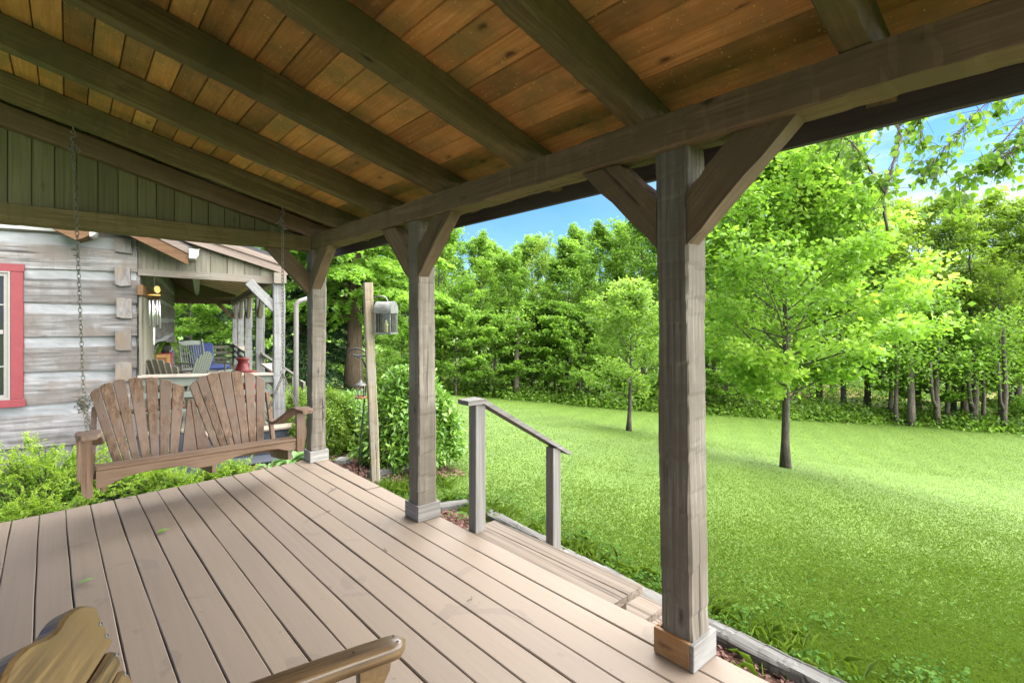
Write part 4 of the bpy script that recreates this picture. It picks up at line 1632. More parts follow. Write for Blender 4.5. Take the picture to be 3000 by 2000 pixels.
mb.prism([(0, 11.15, BZ + .1), (1.75, 11.15, BZ + .1), (1.75, 11.15, zt2(1.75) - .04), (0, 11.15, zt2(0) - .04)], (0, .02, 0))
mb.build('gable_boards', M['gable_board'], sp, CW)
hewn('knee_brace', cw(1.655, .02, cl(*q(1885, 1010), 0).z - .05), cw(cl(*q(1545, 700), 0).x, .02, tb[1].z + .02), .09, .135, M['side_post'], sp, up=(0, 0, 1), amp=.003, seed=122)
for i, y in enumerate(PYS[1:]):
    hewn('knee_brace', cw(1.70, y - .06, BZ - .45), cw(1.70, y - .5, BZ + .02), .08, .12, M['side_timber'], sp, amp=.003, seg=.3, seed=130 + i)
    if i < 3: hewn('knee_brace', cw(1.70, y + .06, BZ - .45), cw(1.70, y + .5, BZ + .02), .08, .12, M['side_timber'], sp, amp=.003, seg=.3, seed=140 + i)
hewn('knee_brace', cw(1.64, 11.1, BZ - .45), cw(1.2, 11.1, BZ + .02), .08, .12, M['hewn'], sp, amp=.003, seg=.3, seed=150)
# front railing
rl = part_empty('railing', sp, CW @ Matrix.Translation((.85, 0, .6)))
zL, zR = cl(420, 1098.8, -.03).z, cl(800, 1092, -.03).z
mb = MB()
def rail_prism(mb, y0, th, za0, za1, h, x0=.0, x1=1.62, rnd=0.):
    mb.prism([(x0, y0, za0 - h), (x1, y0, za1 - h), (x1, y0, za1), (x0, y0, za0)], (0, th, 0), rnd)
rail_prism(mb, -.075, .15, zL, zR, .028, rnd=.3)
mb.build('cap_rail', M['rail_light'], rl, CW)
mb = MB()
rail_prism(mb, -.035, .035, zL - .03, zR - .03, .105)
rail_prism(mb, -.035, .035, zL - .235, zR - .235, .075)
rail_prism(mb, -.035, .035, zL - .43, zR - .43, .075)
mb.build('rails', M['sage_paint'], rl, CW)
rl2 = part_empty('railing', sp, CW @ Matrix.Translation((1.7, 6, .6)))
mb = MB()
for (y0, y1) in ((.08, 1.5), (5.7, 8.25), (8.45, 11.0)):
    mb.box((1.60, y0, .62), (1.80, y1, .65), None, y0 * .1, 0, .003)
mb.build('cap_rail', M['rail_light'], rl2, CW)
mb = MB()
for (y0, y1) in ((.08, 1.5), (5.7, 8.25), (8.45, 11.0)):
    for z_ in (.51, .33, .15): mb.box((1.685, y0, z_), (1.715, y1, z_ + .085), None, z_)
    mb.box((1.66, y1 - .09, FZ), (1.74, y1 - .005, .615), None, .2)
mb.build('rails', M['sage_paint'], rl2, CW)
rl3 = part_empty('railing', sp, CW @ Matrix.Translation((.8, 11, .6)))
mb = MB()
for yy_ in (1013.6, 1030, 1046, 1063):
    z_ = cl(600, yy_, 11.05).z
    mb.box((.02, 11.03, z_ - .09), (1.62, 11.06, z_), None, z_)
mb.build('rails', M['sage_paint_dark'], rl3, CW)
# side steps' handrail, front steps, downspout
hr2 = part_empty('handrail', sp, CW @ Matrix.Translation((2, 2.6, .5)))
bar('rail', cw(1.72, 2.65, .76), cw(2.36, 2.65, .28), .14, .035, M['rail_wood'], hr2)
mb = MB()
mb.box((2.26, 2.61, -.55), (2.35, 2.69, .32), None, .3); mb.box((2.40, 2.2, -.5), (2.44, 2.65, .2), None, .6)
mb.build('post', M['rail_wood'], hr2, CW)
stp = part_empty('steps', sp, CW @ Matrix.Translation((1.5, -.4, -.3)))
mb = MB()
for i, (y0, y1, z1) in enumerate(((-.30, -.062, -.14), (-.62, -.302, -.28), (-.98, -.622, -.42))):
    mb.box((.75 - .05 * i, y0, -.6), (1.93 + .0 * i, y1, z1 - .03), None, i * .3, 0, .008)
mb.build('risers', M['dark_step'], stp, CW)
mb = MB()
mb.box((.72, -.34, -.168), (1.97, -.062, -.135), None, .1, 0, .004)
mb.build('tread', M['step_tread'], stp, CW)
mb = MB()
mb.box((.68, -.66, -.308), (1.97, -.345, -.279), None, .3, 0, .006)
mb.box((.62, -1.03, -.448), (1.97, -.665, -.419), None, .3, 0, .006)
mb.build('lower_treads', M['dark_step'], stp, CW)
mb = MB()
dp = [cw(1.93, -.07, -.5), cw(1.93, -.07, .6), cw(1.93, -.07, 1.60)]
for k in range(1, 8):
    a = k / 7 * R(68)
    dp.append(cw(1.93 + .10 * (1 - math.cos(a)), -.07, 1.60 + .10 * math.sin(a)))
dp.append(cw(2.32, -.07, 1.80))
mb.tube(dp, .036, 10)
for k in range(6):
    a = k / 5 * R(60)
    c = Vector((1.93 + .10 * (1 - math.cos(a)), -.07, 1.60 + .10 * math.sin(a)))
    t = Vector((math.sin(a), 0, math.cos(a)))
    mb.tube([CW @ (c - t * .004), CW @ (c + t * .004)], .0385, 10)
mb.build('downspout', M['down_metal'], sp, smooth=True)

# ------------------------------------------------------------------ things on the side porch
def floor_at(px, d):
    p = at_d(px, d)
    return Vector((p.x, p.y, FZ))


def adirondack(name, loc, rz, mat, label, flat=1.0):
    t = thing(name, label, 'chair', loc, 'adirondack chairs on the side porch', rz)
    Mt = W[t.name]
    # faces -y in its own frame; back leans to +y
    mb = MB()
    for i in range(7):
        x = -.27 + .09 * i
        hh = .94 - .10 * ((i - 3) / 3) ** 2
        fan = (i - 3) * .012
        mb.prism([(x - .036, .12, .24), (x + .036, .12, .24), (x + .040 + fan, .12 + .30 * (hh - .24), hh - .012), (x + fan, .12 + .30 * (hh - .24), hh), (x - .040 + fan, .12 + .30 * (hh - .24), hh - .012)], (0, .018, 0), i * .13)
    mb.build('backrest', mat, t, Mt)
    mb = MB()
    for i in range(6): mb.box((-.28, -.36 + i * .083, .36 - i * .021), (.28, -.285 + i * .083, .38 - i * .021), None, i * .1)
    mb.build('seat', mat, t, Mt)
    for s in (-1, 1):
        mb = MB()
        mb.prism([(s * .31 - .07, -.46, .55), (s * .31 + .07, -.46, .55), (s * .31 + .06, .2, .55), (s * .31 + .02, .42, .54), (s * .31 - .04, .42, .54), (s * .31 - .07, .2, .55)], (0, 0, .024), .3)
        mb.build('armrest', mat, t, Mt)
        mb = MB()
        mb.box((s * .29 - .015, -.37, 0), (s * .29 + .015, -.27, .549)); mb.build('leg', mat, t, Mt)
        mb = MB()
        mb.prism([(s * .26 - .012, -.26, .26), (s * .26 - .012, -.26, .36), (s * .26 - .012, .55, .12), (s * .26 - .012, .6, .0), (s * .26 - .012, .5, .0)], (.024, 0, 0)); mb.build('leg', mat, t, Mt)
    return t


adirondack('adirondack_chair', floor_at(545, 9.0), R(238), M['sage_paint'], 'pale sage adirondack chair leaning back behind the cabin porch rail')
adirondack('adirondack_chair', floor_at(512, 7.55), R(128), M['sage_paint_dark'], 'dark olive adirondack chair just behind the front rail of the cabin porch')
# rocking chair
rc = thing('rocking_chair', 'sage green slat-back rocking chair standing mid-way along the cabin porch', 'rocking chair', floor_at(592, 10.3), None, R(28))
Mt = W[rc.name]
for s in (-1, 1):
    mb = MB(); mb.tube([(s * .26, .18, .04), (s * .26, .22, .5), (s * .25, .34, 1.10)], [.02, .022, .018], 8); mb.build('back_post', M['sage_paint'], rc, Mt)
    mb = MB(); mb.tube([(s * .28, -.3, .04), (s * .28, -.3, .62)], .02, 8); mb.build('leg', M['sage_paint'], rc, Mt)
    mb = MB(); mb.box((s * .29 - .035, -.38, .62), (s * .29 + .035, .24, .645), None, 0, 0, .006); mb.build('armrest', M['sage_paint'], rc, Mt)
    mb = MB(); mb.tube([(s * .27, y, .025 + .16 * (y / .6) ** 2) for y in (-.5, -.3, -.1, .1, .3, .5, .65)], .018, 8); mb.build('rocker', M['sage_paint'], rc, Mt)
mb = MB()
for i in range(9): mb.tube([(-.2 + i * .05, .235, .50), (-.2 + i * .05, .335, 1.0)], .010, 6)
mb.build('back_slats', M['sage_paint'], rc, Mt)
mb = MB(); mb.box((-.27, .225, .44), (.27, .25, .52)); mb.prism([(-.26, .325, .98), (.26, .325, .98), (.26, .345, 1.06), (0, .35, 1.075), (-.26, .345, 1.06)], (0, .024, 0)); mb.build('back_rails', M['sage_paint'], rc, Mt)
mb = MB()
for i in range(10): mb.box((-.26, -.32 + i * .055, .425), (.26, -.275 + i * .055, .445), None, i * .1)
mb.build('seat', M['rail_light'], rc, Mt)
bc = thing('cushioned_chair', 'chair with deep blue back and seat cushions behind the rocking chair', 'chair', floor_at(618, 11.3), None, R(20))
Mt = W[bc.name]
mb = MB(); mb.box((-.27, .2, .48), (.27, .34, 1.02), None, 0, 0, .05); mb.build('back_cushion', M['blue_cushion'], bc, Mt @ Matrix.Rotation(R(-8), 4, 'X'), smooth=False)
mb = MB(); mb.box((-.28, -.3, .40), (.28, .24, .50), None, 0, 0, .04); mb.build('seat_cushion', M['blue_cushion'], bc, Mt)
mb = MB(); mb.box((-.30, -.3, .35), (.30, .3, .39))
for a in (-.28, .24):
    for b in (-.28, .24): mb.box((a, b, 0), (a + .05, b + .05, .35))
mb.build('frame', M['sage_paint'], bc, Mt)
# red side table
rt = thing('side_table', 'low red side table with brown top between the porch chairs', 'table', floor_at(591, 9.2), None, R(-9.6))
Mt = W[rt.name]
mb = MB(); mb.box((-.21, -.2, .46), (.21, .2, .485), None, 0, 0, .004); mb.build('table_top', M['brown_top'], rt, Mt)
mb = MB(); mb.box((-.19, -.18, .30), (.19, .18, .458)); mb.build('apron', M['red_table'], rt, Mt)
for a in (-.18, .13):
    for b in (-.17, .12):
        mb = MB(); mb.box((a, b, 0), (a + .05, b + .05, .298)); mb.build('leg', M['red_table'], rt, Mt)
# milk cans
def milk_can(loc, s, label, hz=1.):
    t = thing('milk_can', label, 'milk can', loc, 'red milk cans on the cabin porch')
    mb = MB()
    mb.lathe([(a_ * s if a_ > .01 else a_, b_ * hz) for a_, b_ in ((.001, 0), (.155, 0), (.168, .02), (.168, .30), (.172, .31), (.165, .33), (.15, .39), (.112, .45), (.108, .50), (.135, .535), (.142, .55), (.12, .555), (.001, .53))], seg=28)
    mb.build('body', M['red_enamel'], t, W[t.name], smooth=True)
    for sg in (-1, 1):
        mb = MB()
        mb.tube([(sg * .115 * s, 0, .45 * hz), (sg * .165 * s, 0, .475 * hz), (sg * .172 * s, 0, .43 * hz), (sg * .15 * s, 0, .38 * hz)], .009, 6)
        mb.build('handle', M['red_enamel'], t, W[t.name] @ Matrix.Rotation(R(25), 4, 'Z'), smooth=True)


p = floor_at(711, 10.4)
milk_can(Vector((p.x, p.y, FZ)), .86, 'taller dark red milk can at the second grey post of the cabin porch', 1.3)
p = floor_at(734, 9.3)
milk_can(Vector((p.x, p.y, FZ)), .82, 'shorter dark red milk can in front of the taller one', 1.02)
# cabinet and potted plant by the wall
cb_ = thing('porch_cabinet', 'small honey-coloured wooden cabinet with recessed panels against the cabin wall', 'cabinet', floor_at(478, 8.9), None, SK)
Mt = W[cb_.name]
mb = MB(); mb.box((-.20, -.15, 0), (.13, .2, .92), None, 0, 0, .006); mb.build('body', M['red_table'], cb_, Mt)
mb = MB()
for (a, b) in ((-.20, -.15), (.06, .11)): mb.box((a, -.172, .04), (b, -.152, .90))
for z_ in (.04, .45, .85): mb.box((-.149, -.172, z_), (.059, -.152, z_ + .05))
mb.build('door_frame', M['cabinet_wood'], cb_, Mt)
mb = MB(); mb.box((-.149, -.160, .09), (.059, -.152, .85)); mb.build('door_panel', M['cabinet_panel'], cb_, Mt)
pp = thing('potted_plant', 'long-leaved green plant in a dark pot on the porch cabinet', 'plant', floor_at(484, 8.95) + Vector((0, 0, .925)), None)
mb = MB(); mb.lathe([(.001, 0), (.06, 0), (.085, .13), (.07, .13), (.001, .11)], seg=16); mb.build('pot', M['plant_pot'], pp, W[pp.name], smooth=True)
rg = np.random.default_rng(5)
co = []
for i in range(26):
    a = rg.uniform(0, 2 * PI); L = rg.uniform(.25, .52); w = rg.uniform(.018, .034)
    dr = np.array([math.cos(a), math.sin(a), 0]); sd = np.array([-dr[1], dr[0], 0])
    prev = np.array([0, 0, .12]); pw = .008
    for k in range(1, 6):
        t = k / 5
        p = np.array([0, 0, .12]) + dr * L * t + np.array([0, 0, .30 * t - .52 * t * t * L / .45])
        w2 = w * math.sin(PI * min(.97, t * .93 + .05)) + .002
        co.append([prev - sd * pw, prev + sd * pw, p + sd * w2, p - sd * w2])
        prev, pw = p, w2
np_mesh('leaves', np.array(co), 4, rg.random(len(co)), M['leaf_dark'], pp, W[pp.name])
# wind chime
wc = thing('wind_chime', 'wind chime with orange wooden disc and silver tubes by the cabin corner', 'wind chime', at_d(452, 6.75, 866), None)
o0 = at_d(452, 6.75, 866)
mb = MB(); mb.lathe([(.001, 0), (.07, 0), (.07, .016), (.001, .016)], seg=24); mb.build('disc', M['chime_wood'], wc, Matrix.Translation(o0))
mb = MB()
pts = [(.035, 0, .03), (.062, 0, .05), (.068, 0, .085), (.052, 0, .125), (.02, 0, .13), (-.005, 0, .11), (.002, 0, .06)]
mb.prism(pts, (0, .012, 0)); mb.build('plaque', M['chime_wood'], wc, Matrix.Translation(o0))
for k, (a, ln) in enumerate(((200, .34), (250, .36), (300, .33), (345, .37), (80, .35), (140, .32))):
    mb = MB()
    x, y = .056 * math.cos(R(a)), .056 * math.sin(R(a))
    mb.tube([(x, y, -.06), (x + .01 * (k == 3), y, -.06 - ln)], .0105, 10)
    mb.build('tube', M['chime_metal'], wc, Matrix.Translation(o0), smooth=True)
mb = MB(); mb.lathe([(.001, -.19), (.03, -.187), (.03, -.174), (.001, -.17)], seg=16); mb.build('clapper', M['chime_wood'], wc, Matrix.Translation(o0))
mb = MB(); mb.prism([(-.014, 0, -.42), (.012, 0, -.42), (.006, 0, -.66), (-.012, 0, -.64)], (0, .004, 0)); mb.build('wind_sail', M['white_metal'], wc, Matrix.Translation(o0))
mb = MB(); mb.tube([(0, 0, .01), (0, 0, .30)], .0022, 5); mb.tube([(0, 0, 0), (0, 0, -.42)], .0016, 5); mb.build('cord', M['black_iron'], wc, Matrix.Translation(o0))

# ------------------------------------------------------------------ lantern post, shepherd hook and feeder
gp = on_z(1101, 1399, -.41)
tp = at_d(1077, 5.8, 828)
lp = thing('lantern_post', 'leaning weathered wooden post at the deck corner that carries the lantern', 'post', (gp.x, gp.y, -.41))
hewn('post', Vector((gp.x, gp.y, -.6)), tp, .098, .098, M['lantern_post'], lp, up=(.3, 1, 0), amp=.003, seg=.12, seed=201)
Mx, L = frame(tp, gp)
# iron bracket on the other side, with a short shelf bar
br = at_d(1070, 5.8, 1043)
mb = MB()
mb.tube([br, at_d(1034, 5.72, 1039)], .013, 6)
mb.tube([at_d(1040, 5.73, 1040), at_d(1062, 5.78, 1052), at_d(1071, 5.8, 1075)], .010, 6)
mb.build('bracket', M['black_iron'], lp)
ln = thing('carriage_lantern', 'aged pewter lantern with barrel roof and wire guards on the leaning post', 'lantern', at_d(1131, 5.78, 975))
a = at_d(1131, 5.78, 975)
s = 5.78 / F_PX                                         # metres per photo pixel there
MT = Matrix.Translation(a) @ Matrix.Rotation(R(-52), 4, 'Z')
w, dth = 23 * s, 23 * s
hb = 58 * s
mb = MB()
for i in (-1, 1):
    for j in (-1, 1):
        mb.box((i * w - .006, j * dth - .006, 0), (i * w + .006, j * dth + .006, hb))
mb.box((-w - .012, -dth - .012, -.012), (w + .012, dth + .012, .006))
mb.box((-w - .012, -dth - .012, hb - .003), (w + .012, dth + .012, hb + .010))
mb.box((-w, dth - .002, .007), (w, dth + .004, hb - .004))
mb.build('frame', M['pewter'], ln, MT)
mb = MB()
for k in (-.55, -.2, .2, .55):
    mb.tube([(k * w, -dth - .006, 0), (k * w, -dth - .006, hb)], 2*.0008, 5)
    mb.tube([(-w - .006, k * dth, 0), (-w - .006, k * dth, hb)], .0024, 5)
    mb.tube([(w + .006, k * dth, 0), (w + .006, k * dth, hb)], .0024, 5)
mb.build('wire_guards', M['pewter'], ln, MT)
mb = MB()
mb.box((-w + .002, -dth + .001, .008), (w - .002, -dth + .003, hb - .004)); mb.box((-w + .001, -dth + .004, .008), (-w + .003, dth - .004, hb - .004)); mb.box((w - .003, -dth + .004, .008), (w - .001, dth - .004, hb - .004))
mb.build('glass', M['lantern_glass'], ln, MT)
mb = MB()
n = 14
prof = [((w + .014) * math.cos(PI * k / n), hb + .011 + (w * 1.35) * math.sin(PI * k / n)) for k in range(n + 1)]
mb.prism([(-dth - .012 if False else x, -dth - .012, z) for x, z in prof], (0, 2 * dth + .024, 0))
for yy in (-dth - .014, dth + .002):
    mb.prism([(x * 1.03, yy, hb + .010 + (z - hb - .011) * 1.04) for x, z in prof], (0, .012, 0))
mb.build('roof', M['pewter'], ln, MT @ Matrix.Rotation(R(90), 4, 'Z'))
mb = MB()
mb.lathe([(.001, .0), (.022, 0), (.022, .075), (.026, .077), (.026, .09), (.012, .1), (.012, .135), (.001, .138)], seg=14)
mb.build('lamp', M['candle'], ln, MT @ Matrix.Translation((0, 0, .008)), smooth=True)
mb = MB()
p0 = at_d(1084, 5.8, 884)
arc = [p0, at_d(1092, 5.8, 873), at_d(1108, 5.79, 867), at_d(1122, 5.78, 868), at_d(1131, 5.78, 872), at_d(1135, 5.78, 880), at_d(1131, 5.78, 889)]
mb.tube(arc, [.004, .005, .006, .008, .010, .010, .007], 8)
mb.tube([at_d(1084, 5.8, 905), p0], .006, 6)
mb.build('arm', M['pewter'], ln, smooth=True)
sh_ = thing('shepherd_hook', 'thin black shepherd hook standing in the bed beside the lantern post', 'garden hook', on_z(1047, 1392, -.42))
d0 = 5.9
path = [on_z(1047, 1394, -.42), at_d(1057, d0, 1280), at_d(1066, d0, 1190), at_d(1074, d0, 1110), at_d(1080, d0, 1065), at_d(1079, d0, 1050), at_d(1072, d0, 1034), at_d(1060, d0, 1025), at_d(1046, d0, 1020), at_d(1032, d0, 1023), at_d(1021, d0, 1031), at_d(1016, d0, 1040), at_d(1019, d0, 1037)]
path[0] -= Vector((0, 0, .1))
mb = MB(); mb.tube(path, .0085, 8); o = mb.build('rod', M['black_iron'], sh_, smooth=True)
fd = thing('bird_feeder', 'small hanging bird feeder with dark conical roof and terracotta tray', 'bird feeder', at_d(1057, 5.75, 1166))
a = at_d(1057, 5.75, 1166)
MT = Matrix.Translation(a)
s = 5.75 / F_PX
mb = MB(); mb.lathe([(.001, .148), (.008, .205), (.020, .19), (.024, .18), (.05, .168), (.066, .150), (.068, .144), (.001, .146)], seg=24); mb.build('roof', M['pewter'], fd, MT, smooth=True)
mb = MB(); mb.lathe([(.001, .0), (.060, .0), (.068, .012), (.066, .022), (.058, .014), (.001, .012)], seg=24); mb.build('tray', M['terracotta'], fd, MT, smooth=True)
mb = MB()
for k in range(4):
    an_ = k * PI / 2 + .5
    mb.tube([(.05 * math.cos(an_), .05 * math.sin(an_), .01), (.05 * math.cos(an_), .05 * math.sin(an_), .15)], .003, 5)
mb.build('frame', M['pewter'], fd, MT)
mb = MB(); mb.lathe([(.001, .015), (.036, .015), (.036, .142), (.001, .143)], seg=18); mb.build('tube', M['lantern_glass'], fd, MT, smooth=True)
mb = MB()
tt = at_d(1056, 5.75, 1046) - a
for i in range(9):
    c = Vector((0, 0, .2)) + (tt - Vector((0, 0, .2))) * ((i + .5) / 9)
    link(mb, c, Vector((0, 0, 1)), Vector((1, 0, 0)) if i % 2 else Vector((0, 1, 0)), .036, .014, .002)
mb.build('chain', M['iron'], fd, MT)

# landscape timbers in the grass, rocks
def ground_timber(p0, p1, w, h, label, seed):
    (xa, ya), (xb, yb) = p0, p1
    za, zb = float(gz(xa, ya)), float(gz(xb, yb))
    o = hewn('landscape_timber', (xa, ya, za + h * .28), (xb, yb, zb + h * .28), w, h, M['timber_old'], None, amp=.006, seg=.12, seed=seed, ch=.014)
    tag(o, label, 'timber', 'timbers edging the bed')


ground_timber((2.93, 1.72), (2.80, -1.5), .13, .12, 'weathered grey landscape timber beside the nearest post base', 301)
ground_timber((3.02, 2.95), (2.955, 1.86), .11, .10, 'old dark landscape timber half sunk in weeds below the steps', 302)
ground_timber((3.12, 4.18), (3.03, 3.02), .11, .10, 'old grey landscape timber behind the handrail in the weeds', 303)
ground_timber((2.70, 4.30), (3.10, 4.27), .09, .10, 'short bleached timber crossing between the deck and the long edging', 304)
ground_timber((2.72, 5.72), (3.28, 5.83), .10, .12, 'low edging timber at the foot of the laurel shrub', 305)


def rock(px, py, s, seed, label):
    p = on_z(px, py, -.40)
    rgn = random.Random(seed)
    bm = __import__('bmesh').new()
    __import__('bmesh').ops.create_icosphere(bm, subdivisions=3, radius=1)
    ds = [(Vector((rgn.gauss(0, 1), rgn.gauss(0, 1), rgn.gauss(0, 1))).normalized(), rgn.uniform(.55, .85)) for _ in range(12)]
    for v in bm.verts:
        for d, k in ds:
            e = v.co.dot(d)
            if e > k: v.co -= d * (e - k)
        v.co += Vector((rgn.gauss(0, .015), rgn.gauss(0, .015), rgn.gauss(0, .015)))
        v.co = Vector((v.co.x * s, v.co.y * s * .8, v.co.z * s * .5))
    me = bpy.data.meshes.new('rock')
    bm.to_mesh(me); bm.free()
    me.materials.append(M['rock'])
    o = place(bpy.data.objects.new('rock', me), None, Matrix.Translation((p.x, p.y, float(gz(p.x, p.y)) + s * .22)) @ Matrix.Rotation(rgn.uniform(0, 6), 4, 'Z'))
    tag(o, label, 'rock', 'rocks at the deck corner')


rock(1002, 1336, .13, 1, 'flat grey rock lying topmost in the bed beyond the corner post')
rock(968, 1352, .11, 2, 'grey rock close to the right side of the corner post base')
rock(1000, 1366, .10, 3, 'light grey angular rock in front of the flat rock in the bed')
rock(978, 1374, .07, 4, 'smallest grey rock at the deck edge beside the corner post')

# ------------------------------------------------------------------ foliage tools
def unit(a):
    return a / np.maximum(1e-9, np.linalg.norm(a, axis=-1, keepdims=True))


def leaves(rng, C, size, aspect=.55, up=.7, droop=0., out=None, fold=.18, var=.35):
    """kite-shaped leaves at centres C, returned as (N,4,3)"""
    N = len(C)
    n = rng.normal(size=(N, 3)) + np.array([0, 0, up * 1.8])
    n = unit(n)
    t = rng.normal(size=(N, 3))
    if out is not None: t = t * .8 + out
    t[:, 2] -= droop
    t = unit(t - n * (t * n).sum(1, keepdims=True))
    b = np.cross(n, t)
    L = (size * (1 + var * rng.uniform(-1, 1, N)))[:, None]
    Wd = L * aspect
    base = C - t * L * .5
    tip = C + t * L * .5 - n * L * .10
    l = C + b * Wd * .5 - t * L * .06 + n * L * fold * .5
    r = C - b * Wd * .5 - t * L * .06 + n * L * fold * .5
    return np.stack([base, r, tip, l], 1)


def gen_tree(seed, H, cb, Rw, nl=30, prof=None, elev=(.25, 1.0), nsec=7, spread=.16, per=34, size=.12, aspect=.6, up=.8, droop=0., r0=.13, curl=.25, top=True, sec_len=.42, lean=0., flat=.5, jit=.18, bare=0., lobes=1):
    rng = np.random.default_rng(seed)
    rd = random.Random(seed)
    mb = MB()
    zs = np.linspace(0, H * .97, 12)
    wx = np.cumsum(rng.normal(0, .02 * H / 12, 12)) + lean * zs / H
    wy = np.cumsum(rng.normal(0, .02 * H / 12, 12))
    tr = np.stack([wx - wx[0], wy - wy[0], zs], 1)
    rad = r0 * (1 - (zs / H) ** .9 * .96)
    rad[0] *= 1.35
    if bare < 2: mb.tube([Vector(p) for p in tr], list(rad), 10, 0.)
    prof = prof or (lambda f: (.62 + .38 * min(1, f / .3)) * (1 - max(0, (f - .35) / .65) ** 1.8 * .62))
    CC, OUT, TN = [], [], []
    for i in range(nl):
        f = (i + .5) / nl
        f = f ** .9
        z = cb + (H * .95 - cb) * f
        p = np.array([np.interp(z, zs, tr[:, 0]), np.interp(z, zs, tr[:, 1]), z])
        L = Rw * prof(f) * rng.uniform(.78, 1.12)
        az = i * 2.39996 + rng.uniform(-.4, .4)
        el = elev[0] + (elev[1] - elev[0]) * f + rng.uniform(-.12, .12)
        d = np.array([math.cos(az) * math.cos(el), math.sin(az) * math.cos(el), math.sin(el)])
        pts = [p]
        q = p.copy()
        ns = 7
        for k in range(ns):
            d = d + np.array([0, 0, curl * .12]) + rng.normal(0, .07, 3)
            d = d / np.linalg.norm(d)
            q = q + d * L / ns
            pts.append(q.copy())
        pts = np.array(pts)
        rl = max(.008, .40 * np.interp(z, zs, rad)) * (.4 + .6 * L / Rw)
        mb.tube([Vector(v) for v in pts], list(rl * (1 - np.linspace(0, .85, ns + 1))), 5, .2, cap=False)
        tone = rng.normal(0, .5)
        for s in range(nsec):
            t = .22 + .78 * (s + rng.uniform(0, 1)) / nsec
            k = min(ns - 1, int(t * ns))
            b0 = pts[k] + (pts[k + 1] - pts[k]) * (t * ns - k)
            ld = unit(pts[k + 1] - pts[k])
            sd = np.cross(ld, [0, 0, 1.]) * (1 if s % 2 else -1)
            dd = unit(ld * rng.uniform(.4, 1) + sd * rng.uniform(.5, 1.1) + np.array([0, 0, rng.uniform(-.25, .5)]))
            l2 = L * sec_len * (1.1 - .6 * t) + .06 * Rw
            sp = [b0 + dd * l2 * u + np.array([0, 0, .06 * l2 * math.sin(u * 3)]) - np.array([0, 0, droop * .3 * l2 * u * u]) for u in (0, .35, .7, 1.)]
            mb.tube([Vector(v) for v in sp], [rl * .35, rl * .26, rl * .17, rl * .08], 4, .4, cap=False)
            if rng.random() < bare: continue
            tn = tone + rng.normal(0, .5)
            for u in (.3, .55, .8, 1.0):
                m = int(per * (.55 + .45 * u) * rng.uniform(.5, 1.3))
                c = b0 + dd * l2 * u
                sg = spread * Rw * .33 * np.array([1, 1, flat])
                P_ = c + rng.normal(0, 1, (m, 3)) * sg
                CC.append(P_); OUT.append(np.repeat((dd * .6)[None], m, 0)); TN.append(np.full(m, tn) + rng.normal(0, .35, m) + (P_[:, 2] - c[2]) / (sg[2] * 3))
        m = int(per * .8)
        if rng.random() >= bare:
            CC.append(pts[-1] + rng.normal(0, 1, (m, 3)) * spread * Rw * .3 * np.array([1, 1, flat])); OUT.append(np.repeat((d * .6)[None], m, 0)); TN.append(rng.normal(tone, .5, m))
    C = np.concatenate(CC); OT = np.concatenate(OUT); T = np.concatenate(TN)
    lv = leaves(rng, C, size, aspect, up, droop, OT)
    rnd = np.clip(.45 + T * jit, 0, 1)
    return mb, lv, rnd


def tree(name, label, cat, loc, geo, leafm, barkm='bark', group=None, rz=0, scale=1.):
    mb, lv, rnd = geo
    t = thing(name, label, cat, loc, group, rz)
    t.matrix_basis = Matrix.LocRotScale(Vector(loc), Matrix.Rotation(rz, 3, 'Z'), Vector((scale,) * 3))
    W[t.name] = t.matrix_basis.copy()
    mb.build('trunk', M[barkm], t, W[t.name], smooth=True)
    np_mesh('crown', lv, lv.shape[1], rnd, M[leafm], t, W[t.name])
    return t


def gpos(px, d):
    p = at_d(px, d)
    return Vector((p.x, p.y, float(gz(p.x, p.y)) - .03))


# ---- the maple on the lawn
maple_prof = lambda f: (.42 + .58 * min(1, f / .22)) * (1 - max(0, (f - .22) / .78) ** 1.9 * .80)
g = gen_tree(3, 7.4, 1.45, 3.2, nl=56, prof=maple_prof, elev=(.10, 1.15), nsec=10, spread=.165, per=34, size=.112, aspect=.78, up=.75, droop=.35, r0=.105, curl=.55, sec_len=.36, flat=.5, jit=.22)
tree('maple_tree', 'young maple with full rounded crown standing alone on the lawn', 'tree', gpos(2301, 12.1), g, 'leaf_maple')
# ---- small flowering tree
g = gen_tree(12, 5.0, 1.0, 2.1, nl=30, prof=lambda f: (.6 + .4 * min(1, f / .3)) * (1 - max(0, (f - .3) / .7) ** 1.6 * .8), elev=(.2, 1.2), nsec=7, spread=.17, per=22, size=.13, aspect=.55, up=.6, droop=.2, r0=.085, curl=.6, flat=.6, lean=.25)
tree('small_tree', 'small pale-leaved tree with a slim leaning trunk left of the nearest post', 'tree', gpos(1842, 18), g, 'leaf_pale')

